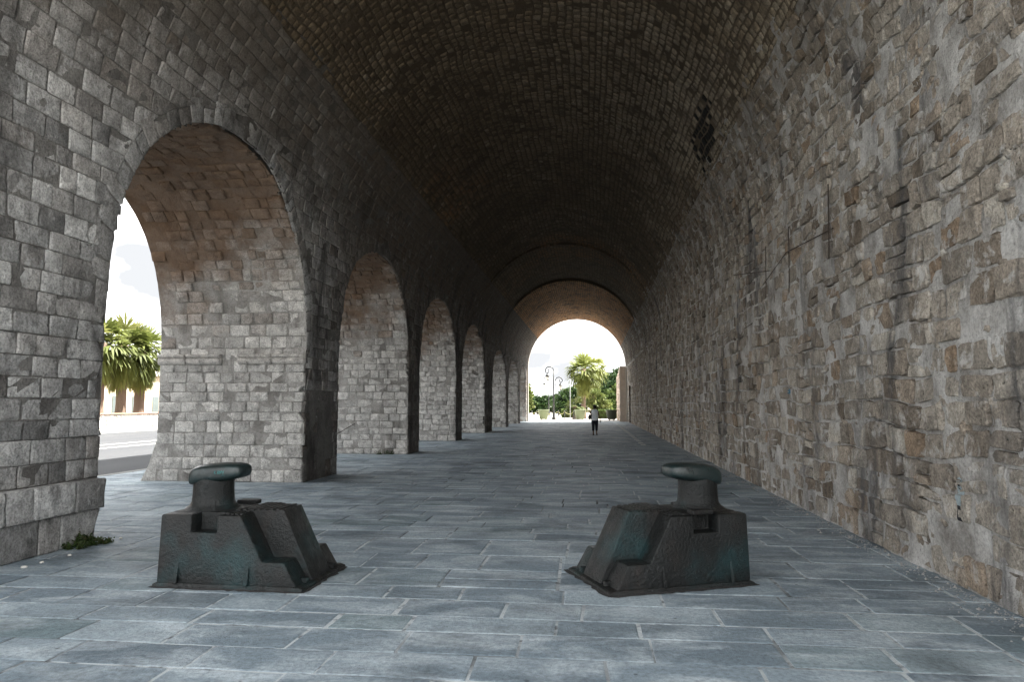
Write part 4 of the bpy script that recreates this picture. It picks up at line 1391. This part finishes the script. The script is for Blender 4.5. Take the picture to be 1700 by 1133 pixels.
# lamp posts
lamp_m = plain("lamp_iron", (0.022, 0.024, 0.024), 0.5, 0.4, 0.2, 6)
lglass = plain("lamp_glass", (0.55, 0.53, 0.47), 0.2, 0.5, 0.1, 3)
def scroll(name, x0, z0, sgn, rad, parent):
    """crook rising from (x0,z0), turning over to the side sgn and curling in"""
    pts = [(x0, 0, z0)]
    cx_ = x0 + sgn * rad
    for k in range(1, 15):
        a = math.pi - k * math.pi / 14
        pts.append((cx_ - sgn * rad * -math.cos(a) , 0, z0 + rad * math.sin(a)))
    ex = cx_ + sgn * rad
    r2 = rad * 0.5
    for k in range(1, 15):
        a = k * (math.pi * 1.45) / 14
        rr_ = r2 * (1 - 0.35 * k / 14)
        pts.append((ex - sgn * r2 + sgn * rr_ * math.cos(a), 0, z0 - rr_ * 1.1 * math.sin(a)))
    tube(name, pts, [0.055] * 15 + [0.048 - 0.001 * k for k in range(14)], lamp_m, parent, 6)
    return ex - sgn * r2, z0 - r2 * 1.1
def lantern(x, z, parent):
    ln = empty("lantern", (x, 0, z), 0, parent)
    tube("hanger", [(0, 0, 0.02), (0, 0, -0.14)], 0.02, lamp_m, ln, 6)
    lathe("hood", [(0.03, -0.10), (0.10, -0.16), (0.22, -0.34), (0.25, -0.36), (0.25, -0.39), (0.20, -0.39)], lamp_m, ln, 6)
    lathe("glass", [(0.20, -0.385), (0.13, -0.78), (0.10, -0.80)], lglass, ln, 6)
    lathe("finial", [(0.12, -0.795), (0.06, -0.84), (0.02, -0.90)], lamp_m, ln, 6)
def lamp_post(loc, label, second):
    p = tag(empty("lamp_post", loc), label, "lamp post", "scrolled lamp posts outside the hall")
    lathe("base", [(0.22, 0), (0.22, 0.25), (0.16, 0.32), (0.15, 0.75), (0.10, 0.85), (0.085, 0.9)], lamp_m, p, 12)
    tube("post", [(0, 0, 0.85), (0, 0, 2.2), (0, 0, 3.6), (0, 0, 5.2)], [0.10, 0.085, 0.075, 0.06], lamp_m, p, 10)
    for z in (1.5, 2.6):
        lathe("collar", [(0.07, z), (0.1, z + 0.02), (0.1, z + 0.06), (0.07, z + 0.08)], lamp_m, p, 10)
    lx, lz = scroll("crook", 0.0, 5.2, -1, 0.44, p)
    lantern(lx, lz + 0.05, p)
    if second:
        tube("bracket", [(0.0, 0, 3.05), (0.2, 0, 3.05)], 0.025, lamp_m, p, 6)
        tube("bracket", [(0.0, 0, 3.75), (0.2, 0, 3.75)], 0.025, lamp_m, p, 6)
        tube("side_riser", [(0.2, 0, 2.85), (0.2, 0, 4.15)], 0.032, lamp_m, p, 6)
        lx, lz = scroll("side_crook", 0.2, 4.15, 1, 0.36, p)
        lantern(lx, lz + 0.05, p)
    return p
lamp_post((-3.97, 75.5, 0), "nearer, taller lamp post with two lanterns on scrolled arms", True)
lamp_post((-6.3, 106, 0), "farther lamp post with one lantern, just left of the taller one", False)

# chain posts
def chain_post(x, y, label):
    p = tag(empty("chain_post", (x, y, 0)), label, "post", "chain posts along the square")
    lathe("shaft", [(0.07, 0), (0.07, 0.05), (0.045, 0.08), (0.04, 0.85), (0.06, 0.88), (0.065, 0.93), (0.03, 0.99)], steel_m, p, 10)
    return p
xs_ = [-7.2, -5.9, -3.55, -2.9, -1.9]
post_lab = ["chain post farthest left by the bright opening edge", "chain post just left of the pale green planter", "chain post right of the tall lamp post", "chain post between the lamp post and the thin pole", "chain post next to the olive planter"]
for x, lb in zip(xs_, post_lab):
    chain_post(x, 77.0, lb)
chain_m = plain("chain", (0.30, 0.29, 0.13), 0.7, 0.3, 0.2, 8)
for k, (a, b) in enumerate(zip(xs_[:-1], xs_[1:])):
    pts = [(a + (b - a) * f, 77.0, 0.88 - 0.28 * (1 - (2 * f - 1) ** 2)) for f in np.linspace(0, 1, 9)]
    tag(tube("chain", pts, 0.025, chain_m, None, 5), ["slack chain left of the pale green planter", "slack chain behind the pale green planter", "slack chain by the foot of the lamp post", "slack chain left of the olive planter"][k], "chain", "chains between the posts")
# thin pole
pl = tag(empty("thin_pole", (-2.32, 78.5, 0)), "thin grey pole standing left of the palm", "pole")
tube("shaft", [(0, 0, 0), (0, 0, 4.5)], [0.05, 0.04], plain("grey_pole", (0.25, 0.26, 0.26), 0.6, 0.3, 0.1, 3), pl, 8)
lathe("cap", [(0.07, 4.5), (0.07, 4.62), (0.03, 4.7)], steel_m, pl, 8)

# palms at the end
palm("palm_tree", "tall skirted palm standing beyond the far opening", (-0.92, 82, 0), 5.7, 1.95, 2.6, 8, "palms beyond the hall", 0.27, 38, 80)
palm("palm_tree", "paler palm behind and right of the tall skirted palm", (0.35, 92, 0), 6.4, 1.9, 2.9, 9, "palms beyond the hall", 0.25, 34, 70, mats=(skirt_m, skirt_m))
palm("young_palm", "short young palm at the left foot of the tall palm", (-1.85, 80, 0), 1.55, 1.25, 0.5, 10, "palms beyond the hall", 0.26, 34, 0, cat="palm tree", mats=(pale_leaf, skirt_m))

# trees and shrubs beyond
tree("evergreen_tree", "big dark evergreen tree right of the palms", (2.6, 100, 0), [(0, 0, 3.9, 2.4, 2.4, 2.1), (-1.5, 0, 2.9, 1.8, 2.0, 1.6), (1.6, 0.4, 4.6, 2.3, 2.2, 2.0), (-0.4, -0.5, 2.2, 2.2, 2.0, 1.4), (3.4, 0, 4.6, 2.4, 2.4, 2.4)], 15000, 0.20, dark_leaf, 0.3, seed=11)
tree("leafy_tree", "sunlit green tree in front of the big dark evergreen, beside the ruined wall", (3.6, 90, 0), [(-0.9, 0, 2.4, 1.1, 1.0, 1.4), (0.3, 0, 3.2, 1.2, 1.0, 1.2)], 5000, 0.15, mid_leaf, 0.14, seed=12)
tree("shrub", "loose sunlit shrub right behind the palm trunk", (0.55, 86, 0), [(0, 0, 1.9, 1.1, 0.9, 1.5), (0.9, 0, 1.3, 1.0, 0.8, 1.1), (-0.5, 0, 2.6, 0.8, 0.7, 0.9)], 5000, 0.14, pale_leaf, 0.08, seed=13, group="shrubs beyond the hall")
tree("conifer_tree", "dark round conifer left of the palm behind the thin pole", (-3.6, 100, 0), [(0, 0, 1.9, 1.7, 1.5, 1.9), (0.9, 0, 2.7, 1.2, 1.0, 1.3), (1.6, 0.4, 1.6, 1.3, 1.0, 1.6)], 8000, 0.17, dark_leaf, 0.18, seed=14)
tree("leafy_tree", "pale green tree top rising behind the dark round conifer", (-1.9, 112, 0), [(0, 0, 3.2, 1.4, 1.2, 1.8), (-0.8, 0, 2.6, 1.0, 1.0, 1.4)], 4000, 0.17, pale_leaf, 0.15, seed=15)
tree("conifer_tree", "low dark tree behind the feet of the lamp posts", (-7.0, 118, 0), [(0, 0, 1.6, 1.9, 1.4, 1.5), (1.4, 0, 2.2, 1.3, 1.2, 1.3), (2.6, 0, 1.6, 1.4, 1.2, 1.5)], 6000, 0.19, dark_leaf, 0.16, seed=16)
tree("poplar_tree", "slim yellow green tree at the left edge of the far opening", (-8.3, 92, 0), [(0, 0, 2.4, 0.75, 0.7, 1.3), (-0.1, 0, 3.5, 0.6, 0.6, 1.2), (0.15, 0, 1.4, 0.7, 0.6, 0.8)], 5000, 0.13, pale_leaf, 0.1, seed=17)
tree("conifer_tree", "dark low tree right of the slim yellow green tree", (-9.0, 112, 0), [(0, 0, 1.7, 1.5, 1.2, 1.5), (1.2, 0, 1.4, 1.2, 1.0, 1.2), (2.0, 0, 1.9, 0.9, 0.8, 0.9)], 5000, 0.18, dark_leaf, 0.16, seed=18)
def hedge(name, label, lo, hi, n, mat, seed):
    rr = np.random.default_rng(seed)
    t = tag(empty(name, ((lo[0] + hi[0]) / 2, (lo[1] + hi[1]) / 2, 0)), label, "hedge", "clipped hedges beyond the hall")
    c = (np.array(lo) + np.array(hi)) / 2
    e = (np.array(hi) - np.array(lo)) / 2
    p = rr.uniform(-1, 1, (n, 3))
    ax = rr.integers(0, 3, n)
    p[np.arange(n), ax] = np.where((ax == 2) | (rr.random(n) < 0.6), np.where(ax == 2, 1, -1), 1)
    c0 = p * e + rr.normal(0, 0.05, (n, 3))
    c0[:, 2] = np.maximum(c0[:, 2] + c[2], 0.04)
    a = rr.normal(0, 1, (n, 3)); a /= np.linalg.norm(a, axis=1)[:, None]
    b = np.cross(a, rr.normal(0, 1, (n, 3))); b /= np.linalg.norm(b, axis=1)[:, None]
    s = 0.08
    P = np.stack([c0 - a * s, c0 + b * s * 0.6, c0 + a * s, c0 - b * s * 0.6], 1)
    quads("foliage", P, mat, t, np.stack([np.clip(rr.normal(0.5, 0.25, n), 0, 1)] * 3, -1))
    box("branches", (-e[0] * 0.93, -e[1] * 0.9, 0.0), (e[0] * 0.93, e[1] * 0.9, hi[2] * 0.93), bark_m, t)
    return t
hedge("hedge", "clipped hedge between the person and the dark planter", (0.9, 83, 0), (3.6, 84.2, 0.95), 5000, mid_leaf, 21)
hedge("hedge", "low hedge behind the chains left of the palm", (-3.6, 88, 0), (-1.6, 89, 0.95), 3500, mid_leaf, 22)
# far wood that closes the square
wood_b = [(x_, rng.uniform(-4, 4), rng.uniform(0.6, 1.4), 4.0, 3.0, rng.uniform(1.6, 2.4)) for x_ in np.arange(-40, 46, 4.0)]
wo = tag(empty("far_wood", (0, 165, 0)), "low dark belt of trees closing the far square", "trees", kind="stuff")
leaf_cloud("foliage", wood_b, 16000, 0.35, dark_leaf, wo, 31)

# ------------------------------------------------------------------ PARKED CAR, tiny beyond the posts
def car(loc, rz, label):
    c_ = tag(empty("parked_car", loc, rz), label, "car")
    paint = plain("white_car_paint", (0.6, 0.6, 0.6), 0.3, 0.5, 0.05, 2)
    prof = [(-2.0, 0.3), (-2.05, 0.75), (-1.9, 0.92), (-1.3, 1.0), (-0.7, 1.42), (0.7, 1.46), (1.5, 1.0), (2.0, 0.85), (2.08, 0.5), (2.0, 0.3)]
    n = len(prof)
    V = [(x_, s * (0.85 if z_ < 1.1 else 0.68), z_) for s in (-1, 1) for x_, z_ in prof]
    F = [list(range(n)), list(range(2 * n - 1, n - 1, -1))] + [[(k + 1) % n, k, n + k, n + (k + 1) % n] for k in range(n)]
    bevel_mod(recalc(mesh_np("body", V, F, paint, c_, False)), 0.06)
    for s in (-1, 1):
        box("side_window", (-0.75, s * 0.78 - 0.03, 1.02), (0.95, s * 0.78 + 0.03, 1.36), glass_m, c_, 0.02)
        for x_ in (-1.3, 1.3):
            wl = tube("wheel", [(x_, s * 0.70, 0.32), (x_, s * 0.88, 0.32)], 0.32, steel_m, c_, 16)
            tube("hub", [(x_, s * 0.87, 0.32), (x_, s * 0.895, 0.32)], 0.17, plain("hub", (0.4, 0.4, 0.4), 0.3, 0.5, 0.1, 4) if False else band_m, wl, 10)
    box("tail_light", (-2.07, -0.8, 0.6), (-2.0, -0.5, 0.75), plain("tail_red", (0.4, 0.03, 0.02), 0.4, 0.5, 0.1, 4), c_, 0.01)
    return c_
car((-9.2, 118, -0.01), R(75), "small white car parked far beyond the chain posts")

# ------------------------------------------------------------------ PERSON walking away
def skin_body(name, joints, edges, mat, parent, sub=2, root=0):
    me = bpy.data.meshes.new(name)
    me.from_pydata([j_[0] for j_ in joints], edges, [])
    o = link_mesh(name, me, mat, parent)
    md = o.modifiers.new("skin", 'SKIN')
    md.use_smooth_shade = True
    for k, j_ in enumerate(joints):
        sv = me.skin_vertices[0].data[k]
        sv.radius = j_[1] if isinstance(j_[1], tuple) else (j_[1], j_[1])
        sv.use_root = (k == root)
    s_ = o.modifiers.new("sub", 'SUBSURF'); s_.levels = s_.render_levels = sub
    return o
skin_m = plain("skin", (0.10, 0.055, 0.035), 0.6, 0.3, 0.1, 20)
hair_m = plain("black_hair", (0.008, 0.007, 0.007), 0.6, 0.3, 0.3, 40)
shirt = M("patterned_shirt")
so_ = shirt.n("ShaderNodeTexCoord").outputs['Object']
cc = shirt.mix(shirt.ramp(shirt.noise(16, 4, 0.6, so_), [(0.5, 0.0), (0.6, 1.0)]), (0.85, 0.88, 0.90), (0.66, 0.78, 0.84))
shirt_m = shirt.done(cc, 0.85, None, 0.2)
trou_m = plain("navy_trousers", (0.010, 0.012, 0.020), 0.85, 0.2, 0.2, 20)
pe = tag(empty("person", (0.17, 39.3, 0.0), R(-2)), "person in a pale sleeveless top and dark cropped trousers walking away through the hall", "person")
J = [((0, 0, 0.86), (0.15, 0.105)), ((0, 0.0, 1.02), (0.125, 0.095)), ((0, -0.01, 1.22), (0.15, 0.105)), ((0, -0.005, 1.33), (0.12, 0.085)), ((0, 0.01, 1.40), 0.05), ((0, 0.02, 1.46), 0.06), ((0, 0.02, 1.53), (0.073, 0.09)), ((0, 0.015, 1.595), 0.045),
     ((-0.165, 0.0, 1.32), 0.052), ((-0.215, -0.01, 1.08), 0.042), ((-0.20, 0.10, 0.90), 0.033), ((-0.19, 0.14, 0.84), 0.028),
     ((0.165, 0.0, 1.32), 0.052), ((0.225, -0.03, 1.08), 0.042), ((0.285, -0.02, 0.87), 0.033), ((0.30, 0.0, 0.79), 0.030),
     ((-0.085, 0.0, 0.80), 0.088), ((-0.085, -0.03, 0.46), 0.058), ((-0.08, -0.12, 0.10), 0.036), ((-0.08, -0.02, 0.035), 0.035), ((-0.08, 0.07, 0.03), 0.03),
     ((0.085, 0.0, 0.80), 0.088), ((0.09, 0.06, 0.46), 0.058), ((0.085, 0.08, 0.10), 0.036), ((0.095, 0.16, 0.035), 0.035), ((0.105, 0.25, 0.03), 0.03)]
E_ = [(0, 1), (1, 2), (2, 3), (3, 4), (4, 5), (5, 6), (6, 7), (3, 8), (8, 9), (9, 10), (10, 11), (3, 12), (12, 13), (13, 14), (14, 15), (0, 16), (16, 17), (17, 18), (18, 19), (19, 20), (0, 21), (21, 22), (22, 23), (23, 24), (24, 25)]
skin_body("body", J, E_, skin_m, pe)
for s, hx, hy, hz in ((-1, -0.19, 0.15, 0.82), (1, 0.30, 0.005, 0.77)):       # fingers
    for q in range(4):
        tube("finger", [(hx - 0.02 + q * 0.013, hy, hz), (hx - 0.02 + q * 0.013, hy + 0.012, hz - 0.045), (hx - 0.018 + q * 0.012, hy + 0.03, hz - 0.08 + 0.006 * abs(q - 1.5))], [0.009, 0.008, 0.006], skin_m, pe, 6)
    tube("thumb", [(hx - s * 0.02, hy + 0.01, hz + 0.01), (hx - s * 0.04, hy + 0.03, hz - 0.04)], [0.010, 0.007], skin_m, pe, 6)
def ring_shape(name, rows, mat, parent, seg=18):
    V, F = [], []
    for (cx_, cy_, z, rx, ry) in rows:
        for j_ in range(seg):
            g = 2 * math.pi * j_ / seg
            V.append((cx_ + rx * math.cos(g), cy_ + ry * math.sin(g), z))
    for k in range(len(rows) - 1):
        for j_ in range(seg):
            q = (j_ + 1) % seg
            F.append([k * seg + j_, k * seg + q, (k + 1) * seg + q, (k + 1) * seg + j_])
    return mesh_np(name, V, F, mat, parent, True)
ring_shape("sleeveless_top", [(0, 0, 0.80, 0.205, 0.15), (0, 0, 0.90, 0.195, 0.142), (0, 0, 1.02, 0.178, 0.13), (0, 0, 1.15, 0.188, 0.13), (0, 0, 1.25, 0.195, 0.132), (0, 0, 1.33, 0.19, 0.115), (0, 0, 1.375, 0.13, 0.085), (0, 0.005, 1.40, 0.075, 0.065)], shirt_m, pe)
ring_shape("trousers", [(0, 0, 0.74, 0.19, 0.13), (0, 0, 0.82, 0.195, 0.135), (0, 0, 0.90, 0.17, 0.12)], trou_m, pe)
ring_shape("trouser_leg", [(-0.085, -0.09, 0.24, 0.062, 0.066), (-0.085, -0.06, 0.34, 0.066, 0.072), (-0.085, -0.03, 0.46, 0.075, 0.08), (-0.09, -0.01, 0.62, 0.092, 0.098), (-0.09, 0, 0.78, 0.105, 0.12)], trou_m, pe)
ring_shape("trouser_leg", [(0.088, 0.07, 0.24, 0.062, 0.066), (0.088, 0.065, 0.34, 0.066, 0.072), (0.09, 0.06, 0.46, 0.075, 0.08), (0.09, 0.03, 0.62, 0.092, 0.098), (0.09, 0, 0.78, 0.105, 0.12)], trou_m, pe)
ring_shape("hair", [(0, -0.005, 1.44, 0.062, 0.06), (0, -0.012, 1.48, 0.085, 0.088), (0, -0.008, 1.54, 0.095, 0.105), (0, 0.0, 1.60, 0.085, 0.095), (0, 0.0, 1.635, 0.055, 0.06), (0, 0, 1.648, 0.01, 0.01)], hair_m, pe)
for s in (-1, 1):
    ring_shape("ear", [(s * 0.082, 0.02, 1.50, 0.006, 0.008), (s * 0.088, 0.02, 1.525, 0.010, 0.018), (s * 0.084, 0.02, 1.55, 0.006, 0.010)], skin_m, pe, 8)
shoe_m = plain("dark_shoe", (0.02, 0.016, 0.014), 0.6, 0.3, 0.2, 20)
for x_, y_ in ((-0.08, -0.03), (0.098, 0.15)):
    ring_shape("shoe", [(x_, y_ + 0.05, 0.0, 0.048, 0.13), (x_, y_ + 0.05, 0.03, 0.05, 0.132), (x_, y_ + 0.03, 0.055, 0.04, 0.10), (x_, y_ - 0.02, 0.075, 0.036, 0.05)], shoe_m, pe, 14)
bag_m = plain("black_bag", (0.012, 0.012, 0.014), 0.6, 0.3, 0.2, 10)
bg_ = tag(empty("shoulder_bag", (-0.12, 39.3, 0)), "black shoulder bag hanging at the person's left side", "bag")
ring_shape("pouch", [(0, 0, 0.84, 0.055, 0.10), (0, 0, 0.88, 0.075, 0.15), (0, 0, 1.0, 0.075, 0.155), (0, 0, 1.10, 0.05, 0.13), (0, 0, 1.12, 0.02, 0.11)], bag_m, bg_)
tube("strap", [(0, -0.11, 1.10), (0.05, -0.10, 1.25), (0.10, -0.02, 1.385), (0.06, 0.09, 1.25), (0.0, 0.11, 1.10)], 0.012, bag_m, bg_, 6)

# ------------------------------------------------------------------ weeds, pebbles, debris
def weed(loc, rad, n, label, seed, tall=0.16, squash=0.6):
    rr = np.random.default_rng(seed)
    t = tag(empty("weed", loc), label, "weed", "weeds at the foot of the piers")
    st = rr.integers(0, 26, n)
    sd_ = rr.uniform(-1, 1, (26, 2)) * np.array([rad * squash, rad])
    sh = tall * np.clip(1 - (np.linalg.norm(sd_ / np.array([rad * squash, rad]), axis=1)) * 0.55, 0.2, 1) * rr.uniform(0.6, 1.1, 26)
    f = rr.random(n)
    c = np.stack([sd_[st, 0] * (1 + 0.3 * f), sd_[st, 1] * (1 + 0.3 * f), sh[st] * f], -1) + rr.normal(0, 0.018, (n, 3))
    c[:, 2] = np.maximum(c[:, 2], 0.008)
    a = rr.normal(0, 1, (n, 3)); a /= np.linalg.norm(a, axis=1)[:, None]
    b = np.cross(a, rr.normal(0, 1, (n, 3))); b /= np.linalg.norm(b, axis=1)[:, None]
    s = rr.uniform(0.010, 0.022, n)[:, None]
    P = np.stack([c - a * s, c + b * s * 0.6, c + a * s, c - b * s * 0.6], 1)
    P[..., 2] = np.maximum(P[..., 2], 0.003)
    quads("leaves", P, weed_m, t, np.stack([np.clip(rr.normal(0.4, 0.25, n) + 0.3 * f, 0, 1)] * 3, -1))
    for k in range(8):
        tube("stem", [(sd_[k, 0] * 0.4, sd_[k, 1] * 0.4, 0), (sd_[k, 0], sd_[k, 1], sh[k])], 0.004, weed_m, t, 4)
    return t
weed((-6.05, 8.02, 0.0), 0.17, 900, "green weed clump at the foot of the nearest left pier", 1, 0.20)
weed((-5.98, 8.30, 0.0), 0.09, 260, "sparser dry weed beside the green clump at the nearest pier", 2, 0.07, 1.0)
weed((-6.95, 23.60, 0.0), 0.20, 500, "small green weed at the foot of the third pier", 3, 0.20, 1.3)
peb_m = plain("white_pebble", (0.55, 0.54, 0.50), 0.8, 0.2, 0.1, 20)
def pebble(loc, s, label, seed):
    rr = np.random.default_rng(seed)
    bm = bmesh.new()
    bmesh.ops.create_icosphere(bm, subdivisions=2, radius=1.0)
    for vv in bm.verts:
        k = 1 + 0.25 * (vnoise(np.array(vv.co.x * 1.7 + seed), np.array(vv.co.y * 1.7 + vv.co.z)) - 0.5)
        vv.co = Vector((vv.co.x * s * 1.4 * k, vv.co.y * s * k, max(vv.co.z * s * 0.65 * k, -s * 0.45) + s * 0.45))
    me = bpy.data.meshes.new("pebble"); bm.to_mesh(me); bm.free()
    o = link_mesh("pebble", me, peb_m, None, True)
    o.location = loc; o.rotation_euler = (0, 0, rr.uniform(0, 6))
    return tag(o, label, "pebble", "white pebbles along the left pier")
pebble((-5.83, 7.55, 0.0), 0.018, "white pebble right by the green weed clump", 1)
pebble((-5.86, 7.18, 0.0), 0.020, "white pebble second from the weed clump along the pier foot", 2)
pebble((-5.87, 6.95, 0.0), 0.022, "white pebble farthest from the weed clump, near the picture edge", 3)
pebble((-5.92, 8.55, 0.0), 0.02, "white pebble tucked behind the dry weed", 4)
rr = np.random.default_rng(66)
n = 2600
yy = 4 + 34 * rr.random(n) ** 2.0
xx = XC + AX - 0.04 - np.abs(rr.normal(0, 0.15, n)) * rr.uniform(0.3, 1.6, n)
s = np.where(rr.random(n) < 0.07, rr.uniform(0.014, 0.030, n), rr.uniform(0.004, 0.012, n))
tet = np.array([(1, 0, -0.2), (-0.6, 0.8, -0.2), (-0.5, -0.8, -0.2), (0, 0, 0.8)])
P = np.stack([xx, yy, s * 0.2 + 0.002], -1)[:, None] + tet[None] * s[:, None, None] * rr.uniform(0.6, 1.3, (n, 4, 1))
Ft = np.array([(0, 1, 3), (1, 2, 3), (2, 0, 3), (0, 2, 1)])
FF = (Ft[None] + (np.arange(n) * 4)[:, None, None]).reshape(-1, 3)
tag(mesh_np("wall_debris", P.reshape(-1, 3), FF, plain("mortar_crumbs", (0.33, 0.33, 0.32), 0.9, 0.2, 0.3, 20), None, False), "pale crumbs of mortar scattered along the foot of the right wall", "debris", kind="stuff")
